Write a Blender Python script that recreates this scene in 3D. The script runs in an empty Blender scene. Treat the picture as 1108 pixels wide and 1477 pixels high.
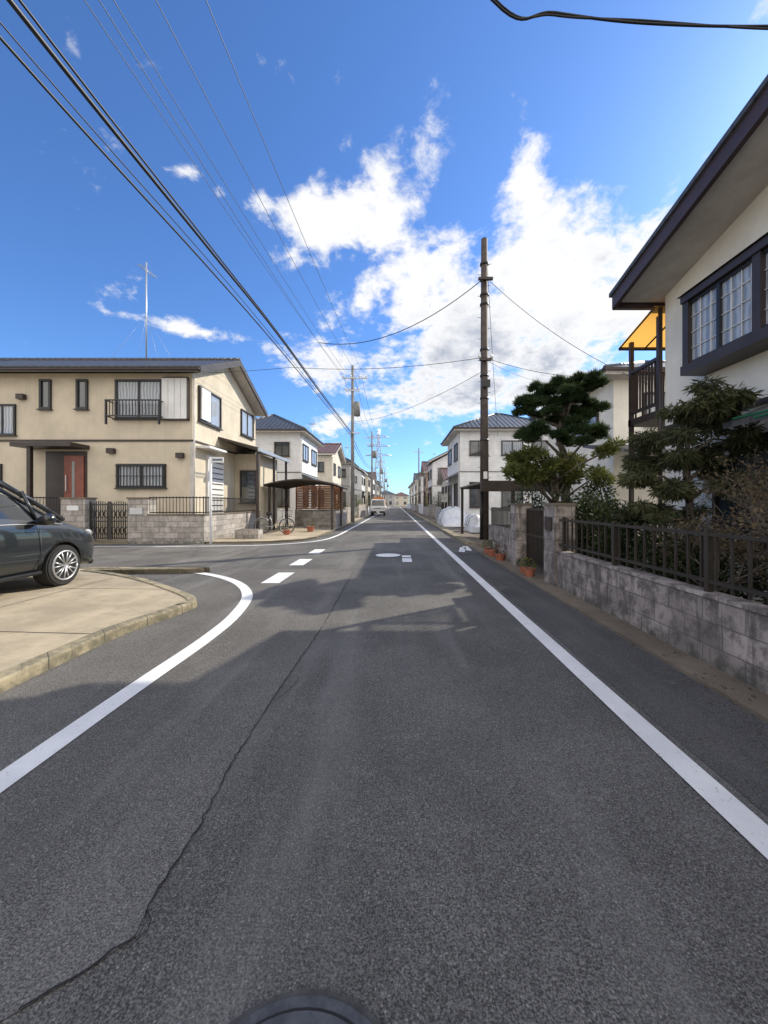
import bpy, math, random, bmesh
from mathutils import Vector, Matrix
random.seed(7)
U=0.871   # plan unit -> metres
scene=bpy.context.scene
# ------------------------------------------------------------------ node helpers
class NT:
    def __init__(s,tree): s.t=tree; s.n=tree.nodes; s.l=tree.links
    def node(s,ty,**kw):
        n=s.n.new(ty)
        for k,v in kw.items(): setattr(n,k,v)
        return n
    def put(s,sock,v):
        if hasattr(v,'is_output'): s.l.new(v,sock)
        elif isinstance(v,(tuple,list)):
            v=tuple(v)
            if len(v)==3 and sock.type=='RGBA': v=v+(1,)
            sock.default_value=v
        else: sock.default_value=v
    def m(s,op,*a,clamp=False):
        n=s.node('ShaderNodeMath',operation=op,use_clamp=clamp)
        for i,v in enumerate(a): s.put(n.inputs[i],v)
        return n.outputs[0]
    def mix(s,f,a,b,blend='MIX'):
        n=s.node('ShaderNodeMix',data_type='RGBA',blend_type=blend)
        s.put(n.inputs[0],f); s.put(n.inputs[6],a); s.put(n.inputs[7],b)
        return n.outputs[2]
    def ss(s,v,a,b,c=0.0,d=1.0):
        n=s.node('ShaderNodeMapRange',interpolation_type='SMOOTHSTEP')
        s.put(n.inputs[0],v)
        for i,x in enumerate((a,b,c,d)): s.put(n.inputs[i+1],x)
        return n.outputs[0]
    def noise(s,vec,scale,detail=4,rough=0.5,dist=0.0):
        n=s.node('ShaderNodeTexNoise'); s.put(n.inputs['Vector'],vec)
        n.inputs['Scale'].default_value=scale; n.inputs['Detail'].default_value=detail
        n.inputs['Roughness'].default_value=rough; n.inputs['Distortion'].default_value=dist
        return n.outputs['Fac']
    def sep(s,v):
        n=s.node('ShaderNodeSeparateXYZ'); s.put(n.inputs[0],v); return n.outputs
    def comb(s,x,y,z):
        n=s.node('ShaderNodeCombineXYZ')
        for i,v in enumerate((x,y,z)): s.put(n.inputs[i],v)
        return n.outputs[0]
    def bump(s,h,strength=0.3,dist=0.01):
        n=s.node('ShaderNodeBump'); n.inputs['Strength'].default_value=strength
        n.inputs['Distance'].default_value=dist; s.put(n.inputs['Height'],h); return n.outputs[0]
def newmat(name):
    m=bpy.data.materials.new(name); m.use_nodes=True
    t=NT(m.node_tree); b=m.node_tree.nodes['Principled BSDF']
    c=t.node('ShaderNodeTexCoord').outputs['Object']
    return m,t,b,c
def basic(name,col,rough=0.6,metal=0.0,var=0.12,scale=3.0,bump=0.0,bscale=60,spec=0.5,dirt=0.0):
    m,t,b,c=newmat(name)
    n=t.noise(c,scale,4,0.6)
    f=t.ss(n,0.3,0.7)
    dark=tuple(x*(1-var) for x in col); lite=tuple(min(1,x*(1+var*0.6)) for x in col)
    colr=t.mix(f,dark,lite)
    if dirt>0:
        sp=t.sep(c)
        st=t.noise(t.comb(t.m('MULTIPLY',t.m('ADD',sp[0],sp[1]),3.0),0.0,t.m('MULTIPLY',sp[2],0.35)),1.5,4,0.6)
        colr=t.mix(t.ss(st,0.45,0.8,0,dirt),colr,tuple(x*0.45 for x in col))
    t.put(b.inputs['Base Color'],colr); b.inputs['Roughness'].default_value=rough
    b.inputs['Metallic'].default_value=metal; b.inputs['Specular IOR Level'].default_value=spec
    if bump>0:
        t.put(b.inputs['Normal'],t.bump(t.noise(c,bscale,3,0.6),bump,0.01))
    return m
def pavement_mat(name,base):
    m,t,b,c=newmat(name)
    n1=t.noise(c,0.9,5,0.65); n2=t.noise(c,5,6,0.7); n3=t.noise(c,160,2,0.7)
    col=t.mix(t.ss(n1,0.35,0.65),tuple(x*0.72 for x in base),tuple(x*1.08 for x in base))
    col=t.mix(t.ss(n2,0.52,0.72,0,0.4),col,tuple(x*0.5 for x in base))
    col=t.mix(t.ss(n3,0.35,0.65),t.mix(1.0,col,(0.8,0.8,0.8),'MULTIPLY'),col)
    t.put(b.inputs['Base Color'],col); b.inputs['Roughness'].default_value=0.9
    t.put(b.inputs['Normal'],t.bump(n3,0.5,0.005)); return m
def leafmat(name,dark,lite,rough=0.6):
    m,t,b,c=newmat(name)
    g=t.node('ShaderNodeNewGeometry')
    n=t.noise(c,2.5,2,0.6)
    f=t.m('ADD',t.m('MULTIPLY',g.outputs['Random Per Island'],0.6),t.m('MULTIPLY',t.ss(n,0.35,0.65),0.4))
    col=t.mix(f,dark,lite)
    t.put(b.inputs['Base Color'],col); b.inputs['Roughness'].default_value=rough
    b.inputs['Specular IOR Level'].default_value=0.25
    tr=t.node('ShaderNodeBsdfTranslucent'); t.put(tr.inputs[0],col)
    mx=t.node('ShaderNodeMixShader'); mx.inputs[0].default_value=0.35
    out=m.node_tree.nodes['Material Output']
    t.l.new(b.outputs[0],mx.inputs[1]); t.l.new(tr.outputs[0],mx.inputs[2]); t.l.new(mx.outputs[0],out.inputs[0])
    return m
def asphalt_mat(name,base,patchdark=0.75,seed=0.0,speck=0.5):
    m,t,b,c=newmat(name)
    add=t.node('ShaderNodeVectorMath',operation='ADD'); t.put(add.inputs[0],c); add.inputs[1].default_value=(seed,seed,0)
    c2=add.outputs[0]
    big=t.noise(c2,0.55,4,0.6); med=t.noise(c2,3.5,5,0.65)
    fine=t.noise(c2,170,2,0.75)
    col=t.mix(t.ss(big,0.35,0.65),tuple(x*patchdark for x in base),tuple(x*1.12 for x in base))
    col=t.mix(t.ss(med,0.52,0.75,0,0.35),col,tuple(x*1.5 for x in base))
    col=t.mix(t.ss(fine,0.36,0.66,0,0.95),t.mix(1.0,col,(0.34,0.34,0.34),'MULTIPLY'),t.mix(1.0,col,(1.4,1.39,1.37),'MULTIPLY'))
    v=t.node('ShaderNodeTexVoronoi'); v.inputs['Scale'].default_value=105; t.put(v.inputs['Vector'],c2)
    vc=t.sep(v.outputs['Color'])
    spk=t.m('MULTIPLY',t.ss(vc[0],0.74,1.0),t.ss(v.outputs['Distance'],0.55,0.15))
    col=t.mix(t.m('MULTIPLY',spk,speck),col,(0.46,0.44,0.41))
    spk2=t.m('MULTIPLY',t.ss(vc[1],0.65,0.85),t.ss(v.outputs['Distance'],0.6,0.2))
    col=t.mix(t.m('MULTIPLY',spk2,0.6),col,tuple(x*0.25 for x in base))
    st=t.noise(t.comb(t.m('MULTIPLY',t.sep(c2)[0],1.6),t.m('MULTIPLY',t.sep(c2)[1],0.15),0.0),1.3,3,0.6)
    col=t.mix(t.ss(st,0.48,0.75,0,0.45),col,tuple(x*1.5 for x in base))
    stain=t.noise(c2,6,7,0.78)
    col=t.mix(t.ss(stain,0.61,0.73,0,0.45),col,(0.36,0.345,0.32))
    t.put(b.inputs['Base Color'],col); b.inputs['Roughness'].default_value=0.85
    b.inputs['Specular IOR Level'].default_value=0.3
    h=t.m('ADD',t.m('MULTIPLY',fine,0.6),t.m('MULTIPLY',t.m('SUBTRACT',1.0,v.outputs['Distance']),0.5))
    t.put(b.inputs['Normal'],t.bump(h,0.8,0.007))
    return m
def block_mat(name,base,bw=0.40,bh=0.19,mortar=(0.2,0.19,0.18),dirt=0.7):
    m,t,b,c=newmat(name)
    sp=t.sep(c)
    v=t.comb(t.m('ADD',sp[0],sp[1]),sp[2],0.0)
    br=t.node('ShaderNodeTexBrick'); t.put(br.inputs['Vector'],v)
    br.offset=0.5; br.inputs['Scale'].default_value=1.0
    br.inputs['Brick Width'].default_value=bw; br.inputs['Row Height'].default_value=bh
    br.inputs['Mortar Size'].default_value=0.006; br.inputs['Mortar Smooth'].default_value=0.2
    br.inputs['Color1'].default_value=tuple(x*0.78 for x in base)+(1,)
    br.inputs['Color2'].default_value=tuple(x*1.18 for x in base)+(1,)
    br.inputs['Mortar'].default_value=mortar+(1,)
    n=t.noise(c,5,7,0.72); n2=t.noise(c,1.3,4,0.6)
    col=t.mix(t.ss(n,0.42,0.62,0,dirt),br.outputs['Color'],tuple(x*0.25 for x in base))
    col=t.mix(t.ss(n2,0.45,0.7,0,dirt*0.7),col,tuple(x*0.32 for x in base))
    stk=t.noise(t.comb(t.m('MULTIPLY',t.m('ADD',sp[0],sp[1]),9.0),0.0,sp[2]),1.2,4,0.7)
    col=t.mix(t.ss(stk,0.50,0.68,0,dirt*0.85),col,tuple(x*0.2 for x in base))
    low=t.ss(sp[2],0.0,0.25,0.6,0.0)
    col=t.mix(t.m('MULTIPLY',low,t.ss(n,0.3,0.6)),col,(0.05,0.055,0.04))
    t.put(b.inputs['Base Color'],col); b.inputs['Roughness'].default_value=0.9
    h=t.m('ADD',t.m('MULTIPLY',t.noise(c,70,4,0.6),0.4),t.m('MULTIPLY',t.m('SUBTRACT',1.0,br.outputs['Fac']),0.8))
    t.put(b.inputs['Normal'],t.bump(h,0.8,0.01))
    return m
def tile_mat(name,col,per=0.30,row=0.28):
    m,t,b,c=newmat(name); sp=t.sep(c)
    wx=t.m('ABSOLUTE',t.m('SINE',t.m('MULTIPLY',sp[0],math.pi/per)))
    wy=t.m('FRACT',t.m('DIVIDE',sp[1],row))
    n=t.noise(c,8,3,0.6)
    h=t.m('ADD',wx,t.m('MULTIPLY',wy,0.6))
    cc=t.mix(t.ss(n,0.3,0.7),tuple(x*0.7 for x in col),tuple(x*1.3 for x in col))
    cc=t.mix(t.ss(wx,0.0,0.35,0.7,0.0),cc,tuple(x*0.25 for x in col))
    cc=t.mix(t.ss(wy,0.0,0.14,0.7,0.0),cc,tuple(x*0.25 for x in col))
    t.put(b.inputs['Base Color'],cc); b.inputs['Roughness'].default_value=0.45
    t.put(b.inputs['Normal'],t.bump(h,0.8,0.04)); return m
def siding_mat(name,col,step=0.0,dirt=0.25):
    m,t,b,c=newmat(name); sp=t.sep(c)
    n=t.noise(c,1.2,5,0.6)
    cc=t.mix(t.ss(n,0.3,0.7),tuple(x*0.88 for x in col),tuple(min(1,x*1.05) for x in col))
    st=t.noise(t.comb(t.m('MULTIPLY',t.m('ADD',sp[0],sp[1]),2.5),0.0,t.m('MULTIPLY',sp[2],0.3)),1.6,4,0.6)
    cc=t.mix(t.ss(st,0.5,0.8,0,dirt),cc,tuple(x*0.5 for x in col))
    h=t.noise(c,90,3,0.6)
    if step>0:
        j=t.m('FRACT',t.m('DIVIDE',sp[2],step))
        cc=t.mix(t.ss(j,0.0,0.05,0.45,0.0),cc,tuple(x*0.4 for x in col))
    t.put(b.inputs['Base Color'],cc); b.inputs['Roughness'].default_value=0.85
    t.put(b.inputs['Normal'],t.bump(h,0.35,0.006)); return m

M={}
M['asphalt']=asphalt_mat('asphalt',(0.158,0.153,0.146))
M['asphalt_left']=asphalt_mat('asphalt_older_lane',(0.166,0.159,0.150),0.8,3.0,0.55)
M['asphalt_dark']=asphalt_mat('asphalt_patch',(0.105,0.102,0.100),0.8,5.0,0.3)
M['asphalt_old']=asphalt_mat('asphalt_old',(0.19,0.18,0.165),0.7,9.0)
M['ground']=basic('earth',(0.16,0.135,0.10),0.95,var=0.4,scale=1.5,bump=0.6,bscale=25)
M['concrete']=pavement_mat('concrete_pavement',(0.50,0.42,0.30))
M['kerb']=block_mat('kerb_concrete',(0.44,0.375,0.25),0.6,5.0,(0.08,0.08,0.07),0.45)
M['gutter']=pavement_mat('gutter_concrete',(0.21,0.17,0.125))
M['block']=block_mat('concrete_block',(0.40,0.345,0.31),dirt=0.85)
M['block_clean']=block_mat('concrete_block_clean',(0.44,0.40,0.36),0.4,0.19,(0.2,0.19,0.18),0.4)
m,t,b,c=newmat('road_paint')
n=t.noise(c,45,5,0.75); n2=t.noise(c,3,4,0.6)
col=t.mix(t.ss(n2,0.35,0.7),(0.70,0.70,0.70),(0.80,0.80,0.79))
col=t.mix(t.ss(n,0.59,0.69,0,0.75),col,(0.25,0.25,0.24))
t.put(b.inputs['Base Color'],col); b.inputs['Roughness'].default_value=0.7
t.put(b.inputs['Normal'],t.bump(t.noise(c,150,3,0.7),0.4,0.004)); M['paint']=m
M['crack']=basic('crack',(0.022,0.022,0.023),0.95)
M['tan']=siding_mat('tan_render',(0.62,0.545,0.42))
M['cream']=siding_mat('cream_render',(0.84,0.80,0.71),dirt=0.12)
M['white_wall']=siding_mat('white_siding',(0.76,0.77,0.78),0.45)
M['beige_wall']=siding_mat('beige_siding',(0.66,0.61,0.51),0.45)
M['grey_wall']=siding_mat('grey_siding',(0.42,0.42,0.42),0.3)
M['brown_wall']=siding_mat('brown_siding',(0.36,0.26,0.19),0.3)
M['tile_dark']=tile_mat('dark_roof_tile',(0.075,0.08,0.09))
M['tile_blue']=tile_mat('blue_grey_roof_tile',(0.075,0.085,0.10))
M['tile_brown']=tile_mat('brown_roof_tile',(0.16,0.09,0.07))
M['soffit']=basic('soffit',(0.56,0.53,0.49),0.8,dirt=0.2)
M['brown']=basic('dark_brown_metal',(0.040,0.028,0.024),0.45,var=0.2)
M['fascia']=basic('maroon_brown_fascia',(0.055,0.034,0.036),0.5)
M['black']=basic('black_metal',(0.016,0.016,0.018),0.4)
M['white']=basic('white_metal',(0.75,0.75,0.74),0.45,var=0.06,dirt=0.15)
M['silver']=basic('aluminium',(0.50,0.51,0.52),0.4,0.7,var=0.1)
M['wood']=basic('orange_brown_wood',(0.36,0.15,0.065),0.6,var=0.35,scale=8)
M['door']=basic('red_brown_door',(0.22,0.055,0.03),0.4,var=0.2)
M['bronze']=basic('dark_bronze_metal',(0.034,0.028,0.023),0.4,var=0.25)
M['pole']=basic('pole_brown',(0.075,0.058,0.048),0.7,var=0.35,scale=5,bump=0.3)
M['pole_grey']=basic('pole_concrete',(0.22,0.22,0.215),0.8,var=0.2)
M['cable']=basic('cable',(0.012,0.012,0.014),0.5)
M['cable_grey']=basic('cable_grey',(0.07,0.09,0.12),0.5)
M['green']=basic('green_pole',(0.03,0.20,0.10),0.4)
M['terracotta']=basic('terracotta',(0.36,0.12,0.07),0.8)
M['tarp']=basic('silver_cover',(0.68,0.70,0.73),0.5,var=0.12,bump=0.5,bscale=6)
M['orange_tarp']=basic('orange_cargo_cover',(0.62,0.22,0.05),0.7,var=0.25,bump=0.5,bscale=6)
M['bark']=basic('bark',(0.13,0.105,0.08),0.9,var=0.5,scale=14,bump=0.9,bscale=30)
M['pine']=leafmat('pine_needles',(0.016,0.036,0.015),(0.075,0.115,0.04))
M['yew']=leafmat('podocarpus_leaves',(0.04,0.065,0.016),(0.22,0.23,0.065))
M['cypress']=leafmat('cypress_foliage',(0.035,0.045,0.022),(0.16,0.165,0.075))
M['hedge']=leafmat('hedge_leaves',(0.014,0.024,0.010),(0.07,0.09,0.032))
M['dry']=leafmat('dry_leaves',(0.08,0.055,0.035),(0.20,0.15,0.08))
M['rust']=basic('cast_iron',(0.09,0.092,0.098),0.6,0.2,var=0.35,scale=20,bump=0.4)
M['rim_ring']=basic('manhole_collar_mortar',(0.075,0.074,0.072),0.9,var=0.3,scale=20,bump=0.5)
def glass(name,col,rough=0.06):
    m,t,b,c=newmat(name)
    n=t.noise(c,2.0,3,0.5)
    t.put(b.inputs['Base Color'],t.mix(t.ss(n,0.35,0.65),tuple(x*0.6 for x in col),tuple(x*1.2 for x in col)))
    b.inputs['Roughness'].default_value=rough; b.inputs['Specular IOR Level'].default_value=0.9
    b.inputs['Coat Weight'].default_value=0.5; b.inputs['Coat Roughness'].default_value=0.02
    return m
M['glass']=glass('dark_window_glass',(0.05,0.06,0.07))
M['carglass']=glass('tinted_car_glass',(0.012,0.015,0.017),0.02)
m,t,b,c=newmat('curtain_window_glass'); sp=t.sep(c)
w=t.m('SINE',t.m('MULTIPLY',t.m('ADD',t.m('ADD',sp[0],sp[1]),t.m('MULTIPLY',t.noise(c,2,2),0.15)),55.0))
t.put(b.inputs['Base Color'],t.mix(t.ss(w,-1,1),(0.20,0.23,0.27),(0.40,0.43,0.47)))
b.inputs['Roughness'].default_value=0.5; b.inputs['Coat Weight'].default_value=1.0; b.inputs['Coat Roughness'].default_value=0.03
M['curtain']=m
M['lamp']=glass('headlight_glass',(0.6,0.62,0.65),0.05)
M['redlamp']=glass('tail_light',(0.4,0.02,0.02),0.1)
def paintmat(name,col,metal=0.3):
    m,t,b,c=newmat(name)
    t.put(b.inputs['Base Color'],t.mix(t.noise(c,4,3),tuple(x*0.9 for x in col),col))
    b.inputs['Roughness'].default_value=0.3; b.inputs['Metallic'].default_value=metal
    b.inputs['Coat Weight'].default_value=1.0; b.inputs['Coat Roughness'].default_value=0.03; return m
M['car_black']=paintmat('black_car_paint',(0.010,0.013,0.015),0.0)
M['car_white']=paintmat('white_car_paint',(0.75,0.75,0.75),0.0)
M['car_blue']=paintmat('dark_blue_paint',(0.05,0.07,0.11))
M['tyre']=basic('tyre_rubber',(0.02,0.02,0.02),0.85)
m,t,b,c=newmat('amber_polycarbonate'); b.inputs['Base Color'].default_value=(0.85,0.42,0.08,1); b.inputs['Roughness'].default_value=0.3
tr=t.node('ShaderNodeBsdfTranslucent'); tr.inputs[0].default_value=(0.95,0.50,0.10,1)
mx=t.node('ShaderNodeMixShader'); mx.inputs[0].default_value=0.7
t.l.new(b.outputs[0],mx.inputs[1]); t.l.new(tr.outputs[0],mx.inputs[2]); t.l.new(mx.outputs[0],m.node_tree.nodes['Material Output'].inputs[0])
M['amber']=m
M['smoke']=basic('smoked_polycarbonate',(0.05,0.04,0.035),0.25)

# ------------------------------------------------------------------ mesh builder
class B:
    def __init__(s,name,scale=U): s.name=name; s.p={}; s.s=scale
    def add(s,part,mat,verts,faces,smooth=False):
        k=part
        if k not in s.p: s.p[k]=[[],[],mat,smooth]
        P=s.p[k]; o=len(P[0]); P[0].extend([tuple(v) for v in verts]); P[1].extend([tuple(i+o for i in f) for f in faces])
    def box(s,part,mat,x0,x1,y0,y1,z0,z1):
        if x0>x1:x0,x1=x1,x0
        if y0>y1:y0,y1=y1,y0
        if z0>z1:z0,z1=z1,z0
        v=[(x0,y0,z0),(x1,y0,z0),(x1,y1,z0),(x0,y1,z0),(x0,y0,z1),(x1,y0,z1),(x1,y1,z1),(x0,y1,z1)]
        s.add(part,mat,v,[(0,3,2,1),(4,5,6,7),(0,1,5,4),(1,2,6,5),(2,3,7,6),(3,0,4,7)])
    def prism(s,part,mat,pts,z0,z1):
        n=len(pts); v=[(x,y,z0) for x,y in pts]+[(x,y,z1) for x,y in pts]
        f=[tuple(range(n-1,-1,-1)),tuple(range(n,2*n))]+[(i,(i+1)%n,n+(i+1)%n,n+i) for i in range(n)]
        s.add(part,mat,v,f)
    def sheet(s,part,mat,pts,z): s.add(part,mat,[(x,y,z) for x,y in pts],[tuple(range(len(pts)))])
    def extr(s,part,mat,prof,axis,a0,a1):
        n=len(prof)
        mk=(lambda a,p:(a,p[0],p[1])) if axis=='x' else (lambda a,p:(p[0],a,p[1]))
        v=[mk(a0,p) for p in prof]+[mk(a1,p) for p in prof]
        f=[tuple(range(n-1,-1,-1)),tuple(range(n,2*n))]+[(i,(i+1)%n,n+(i+1)%n,n+i) for i in range(n)]
        s.add(part,mat,v,f)
    def tube(s,part,mat,pts,r,n=8,cap=True,smooth=True):
        pts=[Vector(p) for p in pts]; rs=r if isinstance(r,(list,tuple)) else [r]*len(pts)
        v=[];f=[]; prev=None
        for i,p in enumerate(pts):
            d=(pts[min(i+1,len(pts)-1)]-pts[max(i-1,0)]).normalized()
            if prev is None:
                a=Vector((0,0,1)) if abs(d.z)<0.9 else Vector((1,0,0)); u=d.cross(a).normalized()
            else: u=(prev-d*prev.dot(d)).normalized()
            prev=u; w=d.cross(u)
            for k in range(n):
                an=2*math.pi*k/n; v.append(p+(u*math.cos(an)+w*math.sin(an))*rs[i])
        for i in range(len(pts)-1):
            for k in range(n):
                a=i*n+k; b2=i*n+(k+1)%n; f.append((a,b2,b2+n,a+n))
        if cap: f.append(tuple(range(n-1,-1,-1))); f.append(tuple(range((len(pts)-1)*n,len(pts)*n)))
        s.add(part,mat,v,f,smooth)
    def done(s):
        root=None; objs=[]
        if len(s.p)>1:
            root=bpy.data.objects.new(s.name,None); scene.collection.objects.link(root); root.empty_display_size=0.3
        for k,(v,f,mat,sm) in s.p.items():
            me=bpy.data.meshes.new(k); me.from_pydata([(a*s.s,b_*s.s,c*s.s) for a,b_,c in v],[],f)
            me.materials.append(M[mat])
            if sm:
                for p in me.polygons: p.use_smooth=True
            me.update()
            o=bpy.data.objects.new(k if root else s.name,me); scene.collection.objects.link(o)
            if root: o.parent=root
            objs.append(o)
        return root,objs
def face_map(axis,plane):
    if axis=='y-': return lambda a,d:(a,plane-d)
    if axis=='x+': return lambda a,d:(plane+d,a)
    if axis=='x-': return lambda a,d:(plane-d,a)
def fbox(b,part,mat,axis,plane,a0,a1,d0,d1,z0,z1):
    fm=face_map(axis,plane); x0,y0=fm(a0,d0); x1,y1=fm(a1,d1)
    b.box(part,mat,x0,x1,y0,y1,z0,z1)
def window(b,axis,plane,a0,a1,z0,z1,fr='brown',gl='glass',n=2,fw=0.07,depth=0.09):
    fbox(b,'window_glass_'+gl,gl,axis,plane,a0+fw*0.5,a1-fw*0.5,0.0,0.025,z0+fw*0.5,z1-fw*0.5)
    P='window_frames_'+fr
    fbox(b,P,fr,axis,plane,a0,a1,0,depth,z0,z0+fw); fbox(b,P,fr,axis,plane,a0,a1,0,depth,z1-fw,z1)
    fbox(b,P,fr,axis,plane,a0,a0+fw,0,depth-0.003,z0+fw,z1-fw); fbox(b,P,fr,axis,plane,a1-fw,a1,0,depth-0.003,z0+fw,z1-fw)
    for i in range(1,n):
        a=a0+(a1-a0)*i/n; fbox(b,P,fr,axis,plane,a-fw*0.45,a+fw*0.45,0,depth*0.7,z0+fw,z1-fw)
    fbox(b,P,fr,axis,plane,a0-0.05,a1+0.05,0,depth+0.06,z0-0.045,z0-0.002)
def gable(b,x0,x1,y0,y1,ze,zr,ridge='x',t=0.2,tile='tile_dark',edge='soffit',yr=None,rt=0.05):
    if ridge=='x': a0,a1,c0,c1=x0,x1,y0,y1
    else: a0,a1,c0,c1=y0,y1,x0,x1
    cm=(c0+c1)/2 if yr is None else yr
    prof=[(c0,ze),(cm,zr),(c1,ze),(c1,ze-t),(cm,zr-t),(c0,ze-t)]
    b.extr('roof_soffit_and_fascia',edge,prof,'x' if ridge=='x' else 'y',a0,a1)
    e=0.02
    prof=[(c0-0.04,ze+e),(cm,zr+e+0.02),(c1+0.04,ze+e),(c1+0.04,ze+e+rt),(cm,zr+e+rt+0.02),(c0-0.04,ze+e+rt)]
    b.extr('roof_tiles',tile,prof,'x' if ridge=='x' else 'y',a0-0.04,a1+0.04)
    p0=(a0-0.05,cm,zr+rt+0.06) if ridge=='x' else (cm,a0-0.05,zr+rt+0.06)
    p1=(a1+0.05,cm,zr+rt+0.06) if ridge=='x' else (cm,a1+0.05,zr+rt+0.06)
    b.tube('roof_ridge',tile,[p0,p1],0.11,8)
def hip(b,x0,x1,y0,y1,ze,zr,t=0.22,tile='tile_dark',edge='soffit'):
    w=x1-x0;d=y1-y0
    if w>=d: r0=(x0+d/2,(y0+y1)/2,zr); r1=(x1-d/2,(y0+y1)/2,zr)
    else: r0=((x0+x1)/2,y0+w/2,zr); r1=((x0+x1)/2,y1-w/2,zr)
    b.box('roof_eaves',edge,x0,x1,y0,y1,ze-t,ze-0.003)
    b.box('eave_gutters','brown',x0-0.09,x1+0.09,y0-0.12,y0-0.02,ze-0.1,ze-0.01)
    b.box('eave_gutters','brown',x0-0.12,x0-0.02,y0,y1,ze-0.1,ze-0.01); b.box('eave_gutters','brown',x1+0.02,x1+0.12,y0,y1,ze-0.1,ze-0.01)
    k=0.05
    v=[(x0-k,y0-k,ze),(x1+k,y0-k,ze),(x1+k,y1+k,ze),(x0-k,y1+k,ze),r0,r1]
    if w>=d: f=[(0,1,5,4),(1,2,5),(2,3,4,5),(3,0,4),(0,3,2,1)]
    else: f=[(0,1,4),(1,2,5,4),(2,3,5),(3,0,4,5),(0,3,2,1)]
    b.add('roof_tiles',tile,v,f)
    b.tube('roof_ridge',tile,[r0,r1],0.1,6)
    for c,r in ((v[0],r0),(v[1],r1 if w>=d else r0),(v[2],r1),(v[3],r0 if w>=d else r1)):
        b.tube('roof_ridge',tile,[c,r],0.09,6)

# ------------------------------------------------------------------ ground & road
g=B('ground'); g.sheet('ground','ground',[(-2500,-600),(2500,-600),(2500,4000),(-2500,4000)],0.0); g.done()
seam=[(-1.30,1.05),(-1.15,1.17),(-1.03,1.27),(-0.92,1.38),(-0.955,1.475),(-0.94,1.86),(-0.98,2.25),(-0.98,3.15),(-0.93,4.97),(-0.97,7.0),(-0.98,9.1)]
r=B('road')
r.sheet('asphalt_surface','asphalt',[(-70,-25),(2.62,-25),(2.62,420),(-70,420)],0.004)
r.sheet('older_asphalt_lane','asphalt_left',[(-3.6,-25),(-1.9,-25),(-1.8,0.6)]+seam+[(-3.6,9.1)],0.0085)
r.sheet('asphalt_repair_strip','asphalt_dark',[(1.80,-25),(2.6,-25),(2.6,12.2),(1.85,12.2)],0.0085)
r.sheet('cross_street_asphalt','asphalt_old',[(-60,9.15),(-7.5,9.15),(-5.0,9.6),(-4.2,11.5),(-5,14.0),(-60,14.3)],0.0085)
r.sheet('far_asphalt','asphalt_old',[(-2.75,19),(2.2,19),(2.2,420),(-2.75,420)],0.0085)
r.done()
gt=B('gutter')
gt.box('gutter','gutter',2.62,2.95,-25,14.5,-0.05,0.035); gt.done()
def strip(b,part,mat,pts,w,z):
    L=[];R=[]
    for i,p in enumerate(pts):
        a=Vector(pts[max(i-1,0)]);c=Vector(pts[min(i+1,len(pts)-1)]); d=(c-a).normalized(); n=Vector((-d.y,d.x))
        ww=w[i] if isinstance(w,list) else w
        L.append((p[0]+n.x*ww/2,p[1]+n.y*ww/2,z)); R.append((p[0]-n.x*ww/2,p[1]-n.y*ww/2,z))
    n=len(pts); b.add(part,mat,L+R,[(n+i,n+i+1,i+1,i) for i in range(n-1)])
def smooth_pts(pts,n=8):
    out=[]
    P=[Vector(p) for p in pts]
    for i in range(len(P)-1):
        p0=P[max(i-1,0)];p1=P[i];p2=P[i+1];p3=P[min(i+2,len(P)-1)]
        for k in range(n):
            t_=k/n
            out.append(0.5*((2*p1)+(-p0+p2)*t_+(2*p0-5*p1+4*p2-p3)*t_**2+(-p0+3*p1-3*p2+p3)*t_**3))
    out.append(P[-1]); return [tuple(p) for p in out]
mk=B('road_markings')
Z=0.014
strip(mk,'right_edge_line','paint',[(1.69,-20),(1.69,13),(1.75,60),(1.8,200)],0.17,Z)
strip(mk,'corner_edge_line','paint',smooth_pts([(-2.19,-20),(-2.19,0),(-2.19,3.0),(-2.17,4.4),(-2.25,5.4),(-2.52,6.5),(-3.1,7.5),(-3.95,8.3),(-4.95,8.82),(-6.0,8.97),(-9.0,9.0)]),0.17,Z)
for cx,cy,l in ((-2.46,8.05,1.15),(-2.52,10.2,1.1),(-2.58,12.5,1.1)):
    strip(mk,'crossing_dashes','paint',[(cx,cy-l/2),(cx,cy+l/2)],0.36,Z)
strip(mk,'far_edge_line','paint',smooth_pts([(-30,13.95),(-12,13.95),(-6.5,14.1),(-4.6,14.6),(-3.3,16.0),(-2.9,18.5),(-2.85,25),(-2.85,60),(-2.85,200)]),0.17,Z)
for i in range(2):
    mk.sheet('kerbside_stripes','paint',[(2.0+i*0.32,12.4+i*0.35),(2.18+i*0.32,12.3+i*0.35),(2.47+i*0.12,13.6+i*0.35),(2.27+i*0.12,13.7+i*0.35)],Z)
mk.sheet('small_mark','paint',[(0.16,10.2),(0.42,10.2),(0.42,10.9),(0.16,10.9)],Z)
mk.sheet('small_mark','paint',[(0.16,11.1),(0.42,11.1),(0.42,11.5),(0.16,11.5)],Z)
mk.done()
def manhole(name,cx,cy,r,mat,detail=True):
    b=B(name)
    N=48
    ring=lambda rr:[(cx+rr*math.cos(2*math.pi*i/N),cy+rr*math.sin(2*math.pi*i/N)) for i in range(N)]
    if detail: b.prism('mortar_collar','rim_ring',ring(r*1.06),0.0,0.0125)
    b.prism('frame','rust',ring(r),0.0,0.018)
    b.prism('seat_gap','crack',ring(r*0.91),0.0,0.0205)
    b.prism('lid',mat,ring(r*0.88),0.0,0.0235)
    if detail:
        for i in range(-8,9):
            for j in range(-8,9):
                x=cx+i*r*0.1+(j%2)*r*0.05;y=cy+j*r*0.1
                if (x-cx)**2+(y-cy)**2<(r*0.8)**2: b.box('tread_studs',mat,x-0.012,x+0.012,y-0.012,y+0.012,0.018,0.031)
    b.done()
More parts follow.
